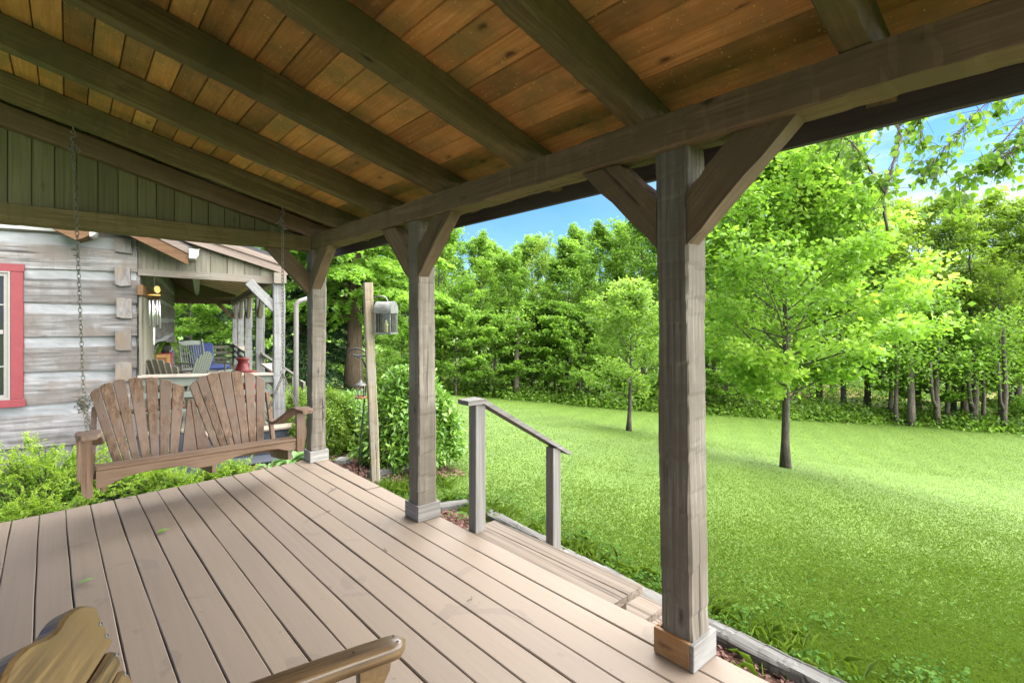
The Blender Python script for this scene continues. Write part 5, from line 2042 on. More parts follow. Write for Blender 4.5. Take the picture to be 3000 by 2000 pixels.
# ---- woodland kinds
KIND = {
    'broad': (gen_tree(21, 12.5, 2.2, 3.7, nl=34, elev=(.1, 1.15), nsec=8, spread=.17, per=22, size=.20, aspect=.7, up=.8, droop=.25, r0=.20, curl=.5, flat=.5), 'leaf_mid'),
    'tall': (gen_tree(22, 14., 3.4, 3.2, nl=34, elev=(.25, 1.2), nsec=8, spread=.18, per=20, size=.19, aspect=.65, up=.75, droop=.2, r0=.19, curl=.6, flat=.55), 'leaf_mid'),
    'oak': (gen_tree(23, 12.5, 2.3, 4.3, nl=32, elev=(.15, 1.0), nsec=9, spread=.15, per=23, size=.19, aspect=.5, up=.9, droop=.1, r0=.20, curl=.45, flat=.32), 'leaf_yellow'),
    'thin': (gen_tree(24, 13.5, 3.0, 3.3, nl=26, elev=(.5, 1.25), nsec=7, spread=.13, per=13, size=.16, aspect=.5, up=.6, r0=.18, curl=.7, flat=.8, bare=.5), 'leaf_yellow'),
    'low': (gen_tree(25, 5.2, .7, 2.6, nl=24, elev=(.0, 1.0), nsec=8, spread=.17, per=22, size=.18, aspect=.65, up=1., droop=.2, r0=.08, curl=.4, flat=.35), 'leaf_mid'),
    'dark': (gen_tree(26, 9.0, 1.2, 3.0, nl=28, elev=(.1, 1.1), nsec=8, spread=.17, per=20, size=.18, aspect=.6, up=.7, r0=.14, curl=.4, flat=.5), 'leaf_dark'),
}
PROTO = {}
rgt = random.Random(77)


def wood_tree(kind, px, d, scale, label, group='trees of the wood beyond the lawn'):
    loc = gpos(px, d)
    nm = {'broad': 'broadleaf_tree', 'tall': 'tall_tree', 'oak': 'oak_tree', 'thin': 'sparse_tree', 'low': 'understory_tree', 'dark': 'dark_tree'}[kind]
    rz = rgt.uniform(0, 2 * PI)
    sc = (scale * rgt.uniform(.92, 1.08), scale * rgt.uniform(.92, 1.08), scale)
    if kind not in PROTO:
        PROTO[kind] = tree(nm, label, 'tree', loc, KIND[kind][0], KIND[kind][1], 'bark', group, rz, scale)
    else:
        copy_tree(PROTO[kind], loc, rz, sc, label, group)


FRONT = [
    ('low', 1440, 29.8, .82, 'low leafy tree at the wood edge straight above the top handrail post'),
    ('low', 1625, 30.6, 1.0, 'low bright tree at the wood edge above the lower end of the handrail'),
    ('low', 1790, 30.8, .95, 'low leafy tree filling the wood edge just behind the small pale tree'),
    ('low', 1880, 29.6, .8, 'low leafy tree at the wood edge touching the left side of the nearest post'),
    ('low', 1240, 29.2, .95, 'low leafy tree at the wood edge half hidden behind the laurel shrub'),
    ('broad', 1285, 30.5, 0.8, 'bright green woodland tree showing just right of the laurel shrub'),
    ('tall', 1405, 32, 0.68, 'woodland tree with straight grey trunk above the left end of the handrail'),
    ('low', 1335, 28.5, 0.88, 'low spreading tree whose lowest boughs sweep the lawn edge near the laurel'),
    ('broad', 1500, 32.5, 0.68, 'rounded woodland tree above the middle of the sloping handrail'),
    ('thin', 1600, 33, 0.74, 'half-bare yellowish tree rising against the blue sky gap'),
    ('low', 1560, 31, 0.94, 'understory tree with bright low foliage above the handrail'),
    ('broad', 1665, 31.5, 0.74, 'leafy tree filling the wood edge between handrail and small pale tree'),
    ('low', 1700, 29.8, 0.88, 'understory tree with light branches just left of the small pale tree'),
    ('tall', 1760, 33.5, 0.78, 'tall tree directly behind the small pale lawn tree'),
    ('tall', 1880, 32, 0.9, 'tallest leafy tree beside the left edge of the nearest post'),
    ('broad', 1990, 31.5, 0.97, 'woodland tree mostly covered by the nearest post'),
    ('broad', 2120, 31, 0.8, 'woodland tree seen between the nearest post and the maple'),
    ('oak', 2240, 32, 0.84, 'yellow-green oak rising directly behind the maple crown'),
    ('low', 2130, 28.6, 0.94, 'low understory tree at the wood edge left of the maple trunk'),
    ('oak', 2400, 30.5, 1.01, 'yellow-green oak just right of the maple top'),
    ('oak', 2540, 29.5, 0.96, 'layered yellow-green oak under the birch twigs'),
    ('broad', 2470, 29, 0.79, 'dark-trunked tree behind the right side of the maple'),
    ('oak', 2690, 28.8, 0.91, 'broad yellow-green oak in the middle of the right-hand wood'),
    ('broad', 2610, 27.2, 0.62, 'lower bright green tree in front of the yellow-green oaks'),
    ('low', 2740, 26.8, 1.03, 'flat-layered bright tree whose boughs hang over the row of trunks'),
    ('oak', 2840, 28.5, 0.94, 'yellow-green oak near the right edge of the picture'),
    ('dark', 2830, 29, 0.84, 'dark green tree in the shade between the two right-hand oaks'),
    ('thin', 2930, 25.8, 0.58, 'thin crooked tree at the right end of the wood edge'),
    ('oak', 2985, 28, 0.91, 'yellow-green oak cut by the right edge of the picture'),
    ('dark', 2960, 30, 0.86, 'dark tree behind the thin crooked one at the right edge'),
    ('oak', 3160, 27, 0.96, 'oak whose boughs just reach in at the right edge of the picture'),
    ('low', 2950, 26, 0.72, 'small brownish understory tree at the right edge of the wood'),
]
for a in FRONT: wood_tree(*a)
for px, d, k, s_ in ((1180, 38, 'broad', .95), (1300, 42, 'tall', .8), (1450, 42, 'tall', .78), (1560, 43, 'broad', .92), (1690, 43, 'tall', .9), (1830, 43, 'broad', 1.0), (1960, 42, 'tall', .9),
                     (2090, 41, 'broad', .95), (2200, 40, 'oak', .98), (2330, 40, 'tall', .88), (2440, 38, 'oak', .98), (2590, 40, 'oak', .92), (2730, 42, 'broad', .85), (2900, 42, 'oak', .9), (3060, 38, 'oak', .9), (3250, 36, 'broad', .9)):
    wood_tree(k, px, d, s_, 'leafy tree of the second row, behind the front trees of the wood', 'second row of woodland trees')
for px, d, k, s_, lb in ((455, 31, 'broad', .8, 'light green tree filling the view at the left end of the cabin porch opening'), (545, 29, 'oak', .75, 'yellow-green tree behind the rocking chair beyond the far railing'), (600, 34, 'broad', .85, 'green tree behind the cushioned chair beyond the cabin porch'),
                         (655, 27, 'low', 1.2, 'bushy tree beyond the far corner post of the cabin porch'), (560, 22, 'low', .8, 'low bush-like tree just beyond the far railing of the cabin porch'), (870, 30, 'broad', .9, 'leafy tree rising behind the dark spruce'), (1010, 34, 'tall', .85, 'tree behind the cypress trunk')):
    wood_tree(k, px, d, s_, lb, 'trees around the cabin')


# bare trunks in the lower wood: saplings
def sapling(px, d, h, r, lean, label, fork=False):
    p = gpos(px, d)
    t = thing('sapling', label, 'tree', p, 'slim trunks at the wood edge')
    mb = MB()
    pts = [Vector((lean * u * h + .05 * math.sin(u * 5 + px), .04 * math.sin(u * 7 + px), h * u)) for u in (0, .2, .4, .6, .8, 1)]
    mb.tube(pts, [r * 1.15, r, r * .9, r * .8, r * .65, r * .4], 8)
    if fork: mb.tube([pts[1], pts[1] + Vector((-.35, .1, .5)), pts[1] + Vector((-.75, .1, 1.3)), pts[1] + Vector((-.9, .1, 2.4))], [r * .7, r * .62, r * .55, r * .3], 8)
    mb.build('trunk', M['bark'], t, Matrix.Translation(p), smooth=True)
    rng = np.random.default_rng(int(px))
    C = np.concatenate([np.array([lean * h * .9, 0, h * rng.uniform(.65, 1.05)]) + rng.normal(0, 1, (130, 3)) * np.array([.55, .55, .3]) + rng.normal(0, .5, 3) for _ in range(6)])
    lv = leaves(rng, C, .17, .6, .9, .2)
    np_mesh('crown', lv, 4, np.clip(.45 + rng.normal(0, .2, len(lv)), 0, 1), M['leaf_mid'], t, Matrix.Translation(p))


for px, d, h, r, ln_, lb, fk in ((1512, 29.6, 5, .17, .02, 'straight grey trunk at the wood edge above the handrail post', False), (1668, 30, 4.5, .13, .02, 'brown trunk right of the middle of the handrail', False), (1690, 31, 5, .12, .0, 'darker trunk standing beside the brown trunk', False),
                                 (1720, 30.5, 4.5, .10, .05, 'thin dark trunk in the shade left of the small pale tree', False), (2626, 25.6, 4, .10, .0, 'slim brown trunk leftmost of the trunks right of the maple', False), (2667, 25.4, 4.2, .17, .06, 'thick dark trunk second in the row right of the maple', False),
                                 (2744, 25.2, 4.4, .13, .06, 'forked pale grey trunk in the middle of the right-hand row', True), (2776, 25.8, 4.2, .10, .05, 'tan trunk next to the forked grey one', False), (2796, 27, 4.6, .14, .0, 'dark trunk behind the tan one', False),
                                 (2827, 26.5, 4.8, .16, .03, 'thick blackish trunk in the right-hand row', False), (2854, 25.2, 4.2, .16, .05, 'stout pale grey trunk with a side stem', True), (2880, 25.6, 4.6, .09, .0, 'thin dark trunk right of the stout grey one', False),
                                 (2942, 24.4, 5, .12, .02, 'dark rough trunk standing rightmost at the lawn edge', True)):
    sapling(px, d, h, r, ln_, lb, fk)

# undergrowth along the wood edge and within
rng = np.random.default_rng(40)
CC, TT = [], []
for i in range(1500):
    px = rng.uniform(880, 3300)
    b = rng.random() < .55
    d = edge_d(px) + (rng.uniform(-.1, 1.6) if b else rng.uniform(1, 16))
    p = at_d(px, d)
    h = rng.uniform(.15, .62) if b else rng.uniform(.4, 1.8)
    if px > 2550: h *= .75 if b else .5
    m = 42 if b else 36
    c = np.array([p.x, p.y, float(gz(p.x, p.y)) + h * .5])
    CC.append(c + rng.normal(0, 1, (m, 3)) * np.array([.42, .42, h * .30])); TT.append(np.full(m, rng.normal(.45, .18)) + rng.normal(0, .12, m))
C = np.concatenate(CC)
lv = leaves(rng, C, .16, .6, .9, .1)
o = np_mesh('undergrowth', lv, 4, np.clip(np.concatenate(TT), 0, 1), M['leaf_mid'])
o['kind'] = 'stuff'
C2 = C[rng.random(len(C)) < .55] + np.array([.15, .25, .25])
o = np_mesh('dark_undergrowth', leaves(rng, C2, .19, .6, .6, .1), 4, rng.random(len(C2)), M['leaf_dark'])  # darker-leaved copies of some undergrowth clumps
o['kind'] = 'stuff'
# far wood closing the view behind
CC, TT = [], []
for i in range(2600):
    px = rng.uniform(150, 3500)
    d = rng.uniform(46, 70)
    p = at_d(px, d)
    right = px > 2450
    top_ = 3 if right else 9.5
    h = rng.uniform(.0, top_)
    c = np.array([p.x, p.y, float(gz(p.x, p.y)) + (h if not right else .4 + h)])
    m = 26
    CC.append(c + rng.normal(0, 1, (m, 3)) * np.array([.9, .9, .55])); TT.append(np.full(m, rng.normal(.4, .2)))
C = np.concatenate(CC)
o = np_mesh('far_wood', leaves(rng, C, .50, .65, .7, .1), 4, np.clip(np.concatenate(TT), 0, 1), M['leaf_mid'])
o['kind'] = 'stuff'


# ---- cypress with feathery fronds, drooping spruce
def feathery(seed, H, cb, Rw, r0, nl, per, size, asp, sag, prof, nsec=12):
    rng = np.random.default_rng(seed)
    mb = MB()
    zs = np.linspace(0, H, 10)
    mb.tube([Vector((.06 * math.sin(z * .5), .05 * math.cos(z * .4), z)) for z in zs], [r0 * (1.25 if i == 0 else 1) * (1 - z / H * .93) for i, z in enumerate(zs)], 14)
    LV, RN = [], []
    for i in range(nl):
        f = ((i + .5) / nl)
        z = cb + (H * .98 - cb) * f
        L = Rw * prof(f) * rng.uniform(.8, 1.15)
        az = i * 2.39996 + rng.uniform(-.3, .3)
        h = np.array([math.cos(az), math.sin(az), 0])
        ts = np.linspace(0, 1, 8)
        rise = rng.uniform(.05, .3)
        pts = np.array([[0, 0, z]] + [np.array([0, 0, z]) + h * L * t + np.array([0, 0, L * (rise * t - sag * t * t)]) for t in ts[1:]])
        rr = max(.012, r0 * .22 * (1 - f * .8))
        mb.tube([Vector(p) for p in pts], list(rr * (1 - ts * .88)), 5, .3, cap=False)
        sd = np.array([-h[1], h[0], 0])
        tone = rng.normal(.45, .13)
        for s in range(nsec):
            t = .06 + .94 * (s + rng.random()) / nsec
            p = np.array([np.interp(t, ts, pts[:, k]) for k in range(3)])
            for sg in (-1, 1):
                l2 = L * .34 * (1.15 - t) + .22
                dd = unit(h * .75 + sd * sg * rng.uniform(.5, 1) + np.array([0, 0, rng.uniform(-.25, .1)]))
                m = per
                u = rng.random(m)
                c = p + dd * (l2 * u)[:, None] - np.array([0, 0, 1]) * (sag * .7 * l2 * u * u)[:, None] + rng.normal(0, .035, (m, 3))
                side = np.cross(dd, [0, 0, 1.])
                o = dd * .75 + side * rng.choice([-1, 1], m)[:, None] * .8
                LV.append(leaves(rng, c, size, asp, 1.0, .35, o * 2.2)); RN.append(np.full(m, tone + rng.normal(0, .08)) + rng.normal(0, .1, m))
    return mb, np.concatenate(LV), np.clip(np.concatenate(RN), 0, 1)


g = feathery(51, 16., 2.6, 4.3, .33, 84, 58, .24, .30, .34, lambda f: (.75 + .25 * min(1, f / .15)) * (1 - f ** 1.6 * .8), 13)
tree('cypress_tree', 'large feathery light green cypress with thick reddish trunk behind the lantern post', 'tree', gpos(1038, 20), g, 'leaf_cypress', 'bark_cypress', None, .4)
g = feathery(52, 9., .3, 2.9, .16, 64, 42, .18, .30, .55, lambda f: 1 - f * .9, 11)
tree('spruce_tree', 'dark drooping spruce behind the downspout and corner post', 'tree', gpos(885, 21), g, 'leaf_spruce', 'bark', None, .2)
g = feathery(53, 6.5, .2, 2.2, .12, 40, 18, .18, .26, .5, lambda f: 1 - f * .9, 9)
tree('spruce_tree', 'grey-green spruce beyond the far railing of the cabin porch', 'tree', gpos(640, 24), g, 'leaf_spruce', 'bark')


# ---- shrubs
def shrub(name, label, loc, rx, ry, h, n, size, asp, leafm, seed, stems=5, up=.5, lumps=26, shape=1.0, droop=0., shell=.5, zlow=.12, cat='shrub', stem_r=.012, clump=.16):
    rng = np.random.default_rng(seed)
    t = thing(name, label, cat, loc)
    cl_, tn = [], []
    Lc = int(lumps * 6)
    v = unit(rng.normal(size=(Lc, 3)))
    v[:, 2] = np.abs(v[:, 2]) * 1.0 - .15
    rr = (shell + (1 - shell) * rng.random(Lc) ** .4) * (1 + .12 * np.sin(v[:, 0] * 5 + v[:, 1] * 7 + seed))
    cen = v * rr[:, None] * np.array([rx, ry, h * .82]) * .92
    cen[:, 2] = np.clip(cen[:, 2] + h * .16, zlow * h, None)
    idx = rng.integers(0, Lc, n)
    C = cen[idx] + rng.normal(0, 1, (n, 3)) * np.array([rx, ry, h * .6]) * clump
    C[:, 2] = np.maximum(C[:, 2], .02)
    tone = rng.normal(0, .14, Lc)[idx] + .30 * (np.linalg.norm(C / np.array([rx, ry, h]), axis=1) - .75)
    out = unit(C - np.array([0, 0, h * .3]))
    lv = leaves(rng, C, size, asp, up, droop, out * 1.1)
    mb = MB()
    for k in range(stems):
        a = rng.uniform(0, 6.28)
        e = cen[rng.integers(0, Lc)]
        mb.tube([Vector((.05 * math.cos(a) * rx, .05 * math.sin(a) * ry, -.05)), Vector((e[0] * .3, e[1] * .3, h * .3)), Vector(tuple(e * .85))], [stem_r * 1.4, stem_r, stem_r * .4], 6)
    Mt = Matrix.Translation(Vector(loc))
    mb.build('stems', M['bark'], t, Mt, smooth=True)
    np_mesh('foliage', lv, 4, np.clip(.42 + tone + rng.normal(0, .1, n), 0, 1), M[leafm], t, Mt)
    return t


def yew(label, loc, rx, ry, h, n, seed, nb=70):
    """flat sprays of short needles"""
    rng = np.random.default_rng(seed)
    t = thing('yew_shrub', label, 'shrub', loc, 'yew shrubs between the deck and the cabin')
    mb = MB()
    LV, RN = [], []
    for k in range(nb):
        a = rng.uniform(0, 2 * PI)
        e = rng.uniform(.1, 1.35)
        L = rng.uniform(.55, 1.05)
        end = np.array([math.cos(a) * math.cos(e) * rx, math.sin(a) * math.cos(e) * ry, .12 * h + math.sin(e) * h * .9]) * L
        st_ = np.array([end[0] * .15, end[1] * .15, 0])
        mid = end * .6 + np.array([0, 0, .05])
        mb.tube([Vector(tuple(st_)), Vector(tuple(mid)), Vector(tuple(end))], [.008, .006, .003], 5)
        d0 = unit(end - mid)
        for s in range(13):
            u = rng.uniform(-.15, 1.1)
            b = mid + (end - mid) * u + rng.normal(0, .035, 3)
            dd = unit(d0 + rng.normal(0, .65, 3) + np.array([0, 0, .25]))
            ln_ = rng.uniform(.07, .13)
            m = max(6, n // (nb * 13))
            q_ = rng.random(m)
            c = b + dd * (ln_ * q_)[:, None]
            sdv = unit(np.cross(dd, np.array([0, 0, 1.]) + rng.normal(0, .3, 3)))
            o = dd * .55 + sdv * rng.choice([-1, 1], m)[:, None]
            c = c + o * .011
            lv = leaves(rng, c, .027, .28, .9, 0, o * 3)
            tip = u * .3 + (end[2] / h) * .25 + (rng.random() < .45) * .22
            LV.append(lv); RN.append(np.clip(.12 + tip + q_ * .22 + rng.normal(0, .07, m), 0, 1))
    Mt = Matrix.Translation(Vector(loc))
    mb.build('stems', M['bark'], t, Mt, smooth=True)
    np_mesh('foliage', np.concatenate(LV), 4, np.concatenate(RN), M['leaf_yew'], t, Mt)


yew('large bright yew shrub under the red window left of the swing', (-.15, 6.45, -.42), .85, .75, .66, 42000, 61, 110)
yew('yew shrub spilling at the deck end at the left edge', (-.25, 5.45, -.42), .62, .42, .40, 26000, 62, 70)
yew('low yew sprays beneath the middle of the swing', (.78, 5.75, -.42), .52, .40, .36, 22000, 63, 60)
yew('low yew sprays beneath the right half of the swing', (1.18, 5.75, -.42), .40, .38, .36, 18000, 64, 50)
yew('yew shrub behind the left end of the swing', (.45, 6.4, -.42), .45, .40, .40, 16000, 65, 46)
p = gpos(958, 7.5)
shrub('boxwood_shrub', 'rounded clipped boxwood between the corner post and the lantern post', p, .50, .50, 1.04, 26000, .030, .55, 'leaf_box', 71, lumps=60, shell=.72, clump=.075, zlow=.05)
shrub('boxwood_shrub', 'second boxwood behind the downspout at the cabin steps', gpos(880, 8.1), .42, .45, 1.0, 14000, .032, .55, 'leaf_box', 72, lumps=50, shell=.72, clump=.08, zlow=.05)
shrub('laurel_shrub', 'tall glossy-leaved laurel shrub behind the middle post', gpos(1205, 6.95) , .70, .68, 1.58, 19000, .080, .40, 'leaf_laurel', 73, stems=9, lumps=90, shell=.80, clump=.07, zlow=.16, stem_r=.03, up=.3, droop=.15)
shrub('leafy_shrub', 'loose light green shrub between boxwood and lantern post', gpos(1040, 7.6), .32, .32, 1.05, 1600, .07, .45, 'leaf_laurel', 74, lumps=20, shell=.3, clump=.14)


def hosta(label, loc, s, n, seed):
    rng = np.random.default_rng(seed)
    t = thing('hosta_plant', label, 'plant', loc, 'broad-leaved plants beside the swing')
    co, rn = [], []
    for i in range(n):
        a = rng.uniform(0, 2 * PI)
        L = s * rng.uniform(.7, 1.1); w = L * .36
        dr = np.array([math.cos(a), math.sin(a), 0]); sd = np.array([-dr[1], dr[0], 0])
        r_ = rng.uniform(.25, .6) * s; z0 = rng.uniform(.35, .8) * s
        prev = None
        tone = rng.random()
        for k in range(7):
            t_ = k / 6
            p = dr * (r_ * .4 + L * t_) + np.array([0, 0, z0 + .30 * L * math.sin(t_ * 2.2) - .35 * L * t_ * t_])
            wd = w * math.sin(PI * min(.985, t_ ** .75)) * .5 + .001
            row = [p - sd * wd + np.array([0, 0, wd * .35]), p, p + sd * wd + np.array([0, 0, wd * .35])]
            if prev: co += [[prev[0], prev[1], row[1], row[0]], [prev[1], prev[2], row[2], row[1]]]; rn += [tone, tone]
            prev = row
    np_mesh('leaves', np.array(co), 4, rn, M['leaf_hosta'], t, Matrix.Translation(Vector(loc)))
    mb = MB()
    for i in range(8):
        a = i * .785
        mb.tube([Vector((0, 0, -.02)), Vector((math.cos(a) * .3 * s, math.sin(a) * .3 * s, .5 * s))], .004, 5)
    mb.build('stalks', M['leaf_hosta'], t, Matrix.Translation(Vector(loc)))


hosta('broad pale hosta leaves left of the corner post base', gpos(858, 6.3) + Vector((0, 0, .02)), .24, 22, 81)
hosta('small hosta clump left of the larger one by the dark steps', gpos(786, 6.2) + Vector((0, 0, .02)), .15, 12, 82)

# ---- birch whose twigs hang into the picture at the upper right
bt_p = gpos(3700, 5.2)
birch = thing('birch_tree', 'birch whose leafy twigs hang in front of the sky at the upper right', 'tree', bt_p)
mb = MB()
q3 = lambda px, py, d: at_d(px, d, py)
tk = [bt_p + Vector((0, 0, -.1)), bt_p + Vector((.05, 0, 1.5)), bt_p + Vector((-.05, .05, 3.2)), bt_p + Vector((-.2, .1, 5.2))]
mb.tube(tk, [.13, .11, .09, .05], 12)
TW = [
    [(tk[2], .03)] + [(q3(*a), r) for a, r in (((3300, -420, 4.4), .018), ((2980, -60, 3.8), .013), ((2790, 130, 3.5), .010), ((2618, 325, 3.3), .0085), ((2640, 405, 3.2), .0085), ((2612, 495, 3.15), .0080), ((2594, 568, 3.12), .0085), ((2590, 622, 3.1), .0090), ((2601, 677, 3.1), .0085))],
    [(q3(*a), r) for a, r in (((2594, 568, 3.12), .0065), ((2548, 495, 3.15), .0055), ((2525, 455, 3.15), .005), ((2490, 412, 3.2), .004), ((2440, 385, 3.2), .0028))],
    [(q3(*a), r) for a, r in (((3300, -420, 4.4), .015), ((3180, 60, 3.7), .010), ((3020, 320, 3.4), .007), ((2930, 425, 3.3), .005), ((2850, 500, 3.25), .0035), ((2790, 545, 3.2), .002))],
    [(q3(*a), r) for a, r in (((3180, 60, 3.7), .009), ((2960, 240, 3.4), .006), ((2860, 330, 3.3), .004), ((2780, 420, 3.25), .003), ((2720, 490, 3.2), .002))],
    [(q3(*a), r) for a, r in (((2980, -60, 3.8), .009), ((2700, 250, 3.5), .005), ((2690, 330, 3.4), .0035), ((2700, 430, 3.35), .002))],
    [(q3(*a), r) for a, r in (((2790, 130, 3.5), .008), ((2540, 300, 3.5), .005), ((2480, 350, 3.5), .0035), ((2400, 440, 3.6), .002))],
    [(q3(*a), r) for a, r in (((2980, -60, 3.8), .009), ((2650, 180, 3.9), .006), ((2520, 340, 4.0), .004), ((2500, 480, 4.0), .002))],
    [(q3(*a), r) for a, r in (((3180, 60, 3.7), .008), ((3060, 330, 3.3), .005), ((2985, 420, 3.2), .0035), ((2920, 480, 3.15), .002))],
]
rng = np.random.default_rng(91)
LC, LT = [], []
for ti, tw in enumerate(TW):
    mb.tube([p for p, r in tw], [r for p, r in tw], 6, .3)
    P_ = np.array([tuple(p) for p, r in tw])
    if ti in (0, ): P_ = P_[3:8]
    if ti in (2, 3, 7): P_ = P_[1:]
    for s in range({0: 34, 1: 36, 2: 66, 3: 60, 4: 48, 5: 80, 6: 84, 7: 50}[ti]):
        u = rng.uniform(.1, 1) * (len(P_) - 1)
        k = min(len(P_) - 2, int(u))
        b = P_[k] + (P_[k + 1] - P_[k]) * (u - k)
        dd = unit(unit(P_[k + 1] - P_[k]) * .5 + rng.normal(0, .6, 3) + np.array([0, 0, -.55]))
        L = rng.uniform(.08, .22)
        e = b + dd * L
        mb.tube([Vector(tuple(b)), Vector(tuple(b + dd * L * .5 + np.array([0, 0, .01]))), Vector(tuple(e))], [.0022, .0016, .0009], 4, .3, cap=False)
        for m in range(rng.integers(3, 6)):
            w_ = rng.uniform(.25, 1.05)
            LC.append(b + dd * L * w_ + rng.normal(0, .018, 3) + np.array([0, 0, -.02]))
LC = np.array(LC)
N = len(LC)
n_ = unit(rng.normal(size=(N, 3)) * np.array([1, 1, .55]))
t_ = rng.normal(size=(N, 3)) * .5 + np.array([0, 0, -1.])
t_ = unit(t_ - n_ * (t_ * n_).sum(1, keepdims=True))
b_ = np.cross(n_, t_)
outline = [(-.5, 0), (-.42, .26), (-.2, .42), (.05, .36), (.28, .2), (.55, 0), (.28, -.2), (.05, -.36), (-.2, -.42), (-.42, -.26)]
sz = rng.uniform(.030, .052, N)[:, None]
co = np.stack([LC + t_ * (a * sz) + b_ * (w_ * sz) + n_ * (abs(w_) * .3 * sz - (a + .5) ** 2 * .16 * sz) for a, w_ in outline], 1)
bm_ = Matrix.Identity(4)
mb.build('branches', M['bark'], birch, bm_, smooth=True)
np_mesh('leaves', co, 10, rng.random(N), M['leaf_birch'], birch, bm_)
# catkins
mb = MB()
for k in range(7):
    c = LC[rng.integers(0, N)]
    mb.tube([Vector(tuple(c)), Vector(tuple(c + np.array([.004, 0, -.02]))), Vector(tuple(c + np.array([.002, 0, -.045])))], [.003, .0042, .002], 6)
mb.build('catkins', M['bark'], birch, bm_)

# ------------------------------------------------------------------ grass, weeds, bark chips
def lawn_ok(x, y):
    on = (x > 3.0)
    on |= (x > 2.45) & (y > 4.35) & (y < 5.55)
    on |= (x > 3.35) & (y > 5.5)
    bed = (x < 4.0) & (y > 5.85) & (y < 8.2)
    return on & ~bed


def scatter(rng, n, px0, px1, py0, py1):
    """points on the lawn, as dense on the ground as they need to be to read as turf from the porch"""
    px = rng.uniform(px0, px1, n); py = py0 + (py1 - py0) * rng.random(n) ** 1.0
    r = (px - 1500) / F_PX
    X, Y, u = .7537 * r + .6572, -.6572 * r + .7537, (HY - py) / F_PX
    t = (-.5 - CH) / u
    for _ in range(14):
        z = gz(X * t, Y * t)
        t = .5 * t + .5 * (z - CH) / u
    return X * t, Y * t, t


def blades(rng, x, y, h, w, lean=.5):
    n = len(x)
    z = gz(x, y)
    a = rng.uniform(0, 2 * PI, n)
    d = np.stack([np.cos(a), np.sin(a), np.zeros(n)], 1)
    s = np.stack([-d[:, 1], d[:, 0], np.zeros(n)], 1)
    b = np.stack([x, y, z - .004], 1)
    ln_ = lean * rng.random(n)
    tip = b + d * (h * ln_)[:, None] + np.array([0, 0, 1]) * (h * (1 - .35 * ln_))[:, None]
    mid = b + d * (h * ln_ * .35)[:, None] + np.array([0, 0, 1]) * (h * .55)[:, None]
    hw = (w / 2)[:, None]
    return np.stack([b - s * hw, b + s * hw, mid + s * hw * .8, tip, mid - s * hw * .8], 1)


rng = np.random.default_rng(100)
x, y, t = scatter(rng, 820000, 850, 3500, 1215, 2500)
ok = lawn_ok(x, y) & (t < 15) & (t > 1.5)
x2, y2, t2_ = scatter(rng, 420000, 1150, 3300, 1160, 1560)
ok2 = lawn_ok(x2, y2) & (t2_ >= 15) & (t2_ < np.interp(1500 + F_PX * (.7537 * x2 - .6572 * y2) / np.maximum(1, .6572 * x2 + .7537 * y2), [e[0] for e in EDGE], [e[1] for e in EDGE]) + .6)
x, y, t = np.concatenate([x[ok], x2[ok2]]), np.concatenate([y[ok], y2[ok2]]), np.concatenate([t[ok], t2_[ok2]])
patch = .5 + .5 * np.sin(x * 2.1 + 1.3 * np.sin(y * 1.7)) * np.sin(y * 2.6 + 1.1 * np.sin(x * 1.9))
h = (.017 + .012 * rng.random(len(x)) + .007 * patch) * (1 + .5 * (rng.random(len(x)) > .97))
w = np.maximum(.0025, np.minimum(.00060 * t, .0065 + .00015 * t)) * rng.uniform(.7, 1.2, len(x))
tone = np.clip(.10 + rng.beta(3, 3.2, len(x)) * .70 + .14 * (patch - .5) - .004 * (t - 6) - .012 * np.clip(t - 10, 0, 12) + (rng.random(len(x)) > .955) * .25, 0, 1)  # far blades coloured darker to offset the brighter light out there
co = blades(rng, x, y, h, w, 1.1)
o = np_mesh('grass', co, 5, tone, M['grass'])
o['kind'] = 'stuff'
# taller tufts near the timbers and steps
x = np.concatenate([rng.normal(3.16, .10, 5200), rng.uniform(2.5, 3.4, 1600), rng.normal(2.72, .12, 900)])
y = np.concatenate([rng.uniform(-1, 4.3, 5200), rng.uniform(4.4, 5.4, 1600), rng.uniform(-1, 1.3, 900)])
cl2 = np.sin(y * 5.1) + np.sin(y * 11.3 + 1) + .6 * np.sin(y * 23)
k = (rng.random(len(x)) < np.clip(.25 + .3 * cl2, .05, 1))
k[-900:] &= rng.random(900) < .25
x, y = x[k], y[k]
co = blades(rng, x, y, rng.uniform(.06, .16, len(x)), rng.uniform(.003, .006, len(x)), 1.2)
o = np_mesh('tall_grass', co, 5, np.clip(rng.beta(3, 3, len(x)), 0, 1), M['grass'])
o['kind'] = 'stuff'
# broad-leaved weeds: small round leaves
def disc_leaves(rng, x, y, zoff, s):
    n = len(x)
    C = np.stack([x, y, gz(x, y) + zoff], 1)
    nn = unit(rng.normal(0, .42, (n, 3)) + np.array([0, 0, 1]))
    t1 = unit(np.cross(nn, rng.normal(size=(n, 3)))); t2 = np.cross(nn, t1)
    out_ = [(math.cos(k * PI / 4 + .3) * (1.15 if k == 0 else 1), math.sin(k * PI / 4 + .3)) for k in range(8)]
    return np.stack([C + (t1 * a + t2 * b * .8) * s[:, None] + nn * (a * a * .18 * s)[:, None] for a, b in out_], 1)


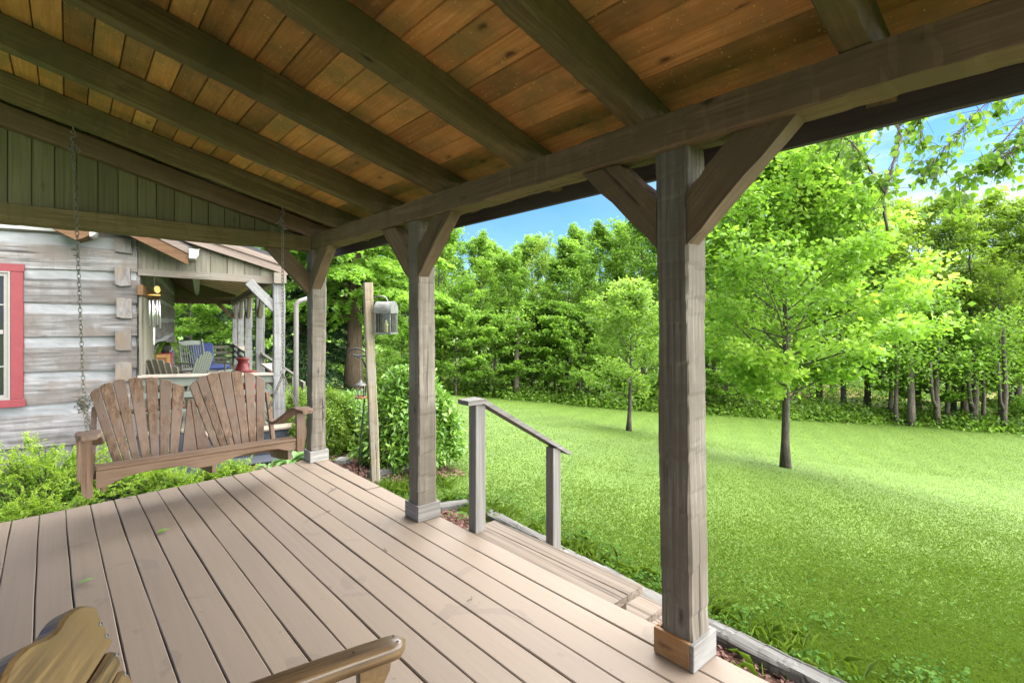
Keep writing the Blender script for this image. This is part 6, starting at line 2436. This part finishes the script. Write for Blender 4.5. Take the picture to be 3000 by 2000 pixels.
n = 10000
x = np.concatenate([3.05 + np.abs(rng.normal(0, .38, n)), rng.uniform(2.35, 3.5, 2400), rng.uniform(2.55, 2.9, 900), rng.uniform(3.0, 5.0, 1500)])
y = np.concatenate([rng.uniform(-1.6, 4.5, n), rng.uniform(4.3, 5.7, 2400), rng.uniform(1.4, 4.2, 900), rng.uniform(-1.5, 5.2, 1500)])
cl2 = np.sin(x * 7 + y * 3.1) * np.sin(y * 5.3 - x * 2.2) + .3 * np.sin(y * 13)
k = rng.random(len(x)) < np.clip(.15 + .75 * cl2, .03, 1)
x, y = x[k], y[k]
s = rng.uniform(.006, .017, len(x))
o = np_mesh('clover_weeds', disc_leaves(rng, x, y, rng.uniform(.02, .075, len(x)), s), 8, rng.random(len(x)), M['clover'])
o['kind'] = 'stuff'
# bark chips in the beds
x = np.concatenate([rng.uniform(2.0, 2.9, 9000), rng.uniform(2.0, 3.9, 5000)])
y = np.concatenate([rng.uniform(-1.8, 4.25, 9000), rng.uniform(5.3, 7.4, 5000)])
n = len(x)
C = np.stack([x, y, gz(x, y) + rng.uniform(.014, .035, n)], 1)
nn = unit(rng.normal(0, .5, (n, 3)) + np.array([0, 0, 1])); t1 = unit(np.cross(nn, rng.normal(size=(n, 3)))); t2 = np.cross(nn, t1)
a, b = rng.uniform(.008, .024, n)[:, None], rng.uniform(.004, .010, n)[:, None]
o = np_mesh('bark_chips', np.stack([C - t1 * a - t2 * b, C + t1 * a - t2 * b * .6, C + t1 * a * .8 + t2 * b, C - t1 * a * .9 + t2 * b * .8], 1), 4, rng.random(n), M['chips'])
o['kind'] = 'stuff'

# ------------------------------------------------------------------ sky and light
TO_SUN = Vector((.70, -.48, .60)).normalized()
el = math.asin(TO_SUN.z)
az = math.atan2(TO_SUN.x, TO_SUN.y)
w = bpy.data.worlds.new('World')
SC.world = w
w.use_nodes = True
nt = w.node_tree
nt.nodes.clear()
sky = nd(nt, 'ShaderNodeTexSky', sky_type='NISHITA', sun_disc=False, sun_elevation=el, sun_rotation=az)
sky.air_density = .85
sky.dust_density = .4
sky.ozone_density = 6.0
tc = nd(nt, 'ShaderNodeTexCoord')
mp = nd(nt, 'ShaderNodeMapping')
mp.inputs['Scale'].default_value = (1.6, 1.6, 5.5)
mp.inputs['Location'].default_value = (.4, 2.2, .3)
nt.links.new(tc.outputs['Generated'], mp.inputs[0])
c = noise(nt, mp.outputs[0], 1.3, 6, .55, .6)
cm = ramp(nt, c, [(.38, (0, 0, 0)), (.70, (.85,) * 3)])
# the cloud bank lies to the south-east, clear sky to the north
sx3 = nd(nt, 'ShaderNodeSeparateXYZ')
nt.links.new(tc.outputs['Generated'], sx3.inputs[0])
cm = mth(nt, 'MULTIPLY', cm, ramp(nt, sx3.outputs[1], [(.22, (1, 1, 1)), (.58, (.06,) * 3)]))
hs = nd(nt, 'ShaderNodeHueSaturation', inp={'Saturation': 1.15, 'Value': .8})
nt.links.new(sky.outputs[0], hs.inputs['Color'])
col = mix(nt, cm, hs.outputs[0], (6.0, 6.4, 7.2))
bg = nd(nt, 'ShaderNodeBackground', inp={'Strength': .05})
nt.links.new(col, bg.inputs[0])
wo = nd(nt, 'ShaderNodeOutputWorld')
nt.links.new(bg.outputs[0], wo.inputs[0])
sd_ = bpy.data.lights.new('sun', 'SUN')
sd_.energy = 5.0
sd_.angle = R(150)
sd_.color = (1, .975, .93)
so = bpy.data.objects.new('sun', sd_)
COL.objects.link(so)
so.rotation_euler = (-TO_SUN).to_track_quat('-Z', 'Y').to_euler()
SC.view_settings.view_transform = 'Standard'
SC.view_settings.look = 'None'
SC.view_settings.exposure = 2.75
SC.view_settings.gamma = 1
SC.render.film_transparent = False
SC.cycles.use_denoising = True
try:
    SC.cycles.denoiser = 'OPENIMAGEDENOISE'
    SC.cycles.denoising_input_passes = 'RGB_ALBEDO_NORMAL'
except Exception:
    pass
SC.cycles.max_bounces = 14
SC.cycles.diffuse_bounces = 10
SC.cycles.transmission_bounces = 10
SC.cycles.transparent_max_bounces = 8
SC.cycles.sample_clamp_indirect = 6
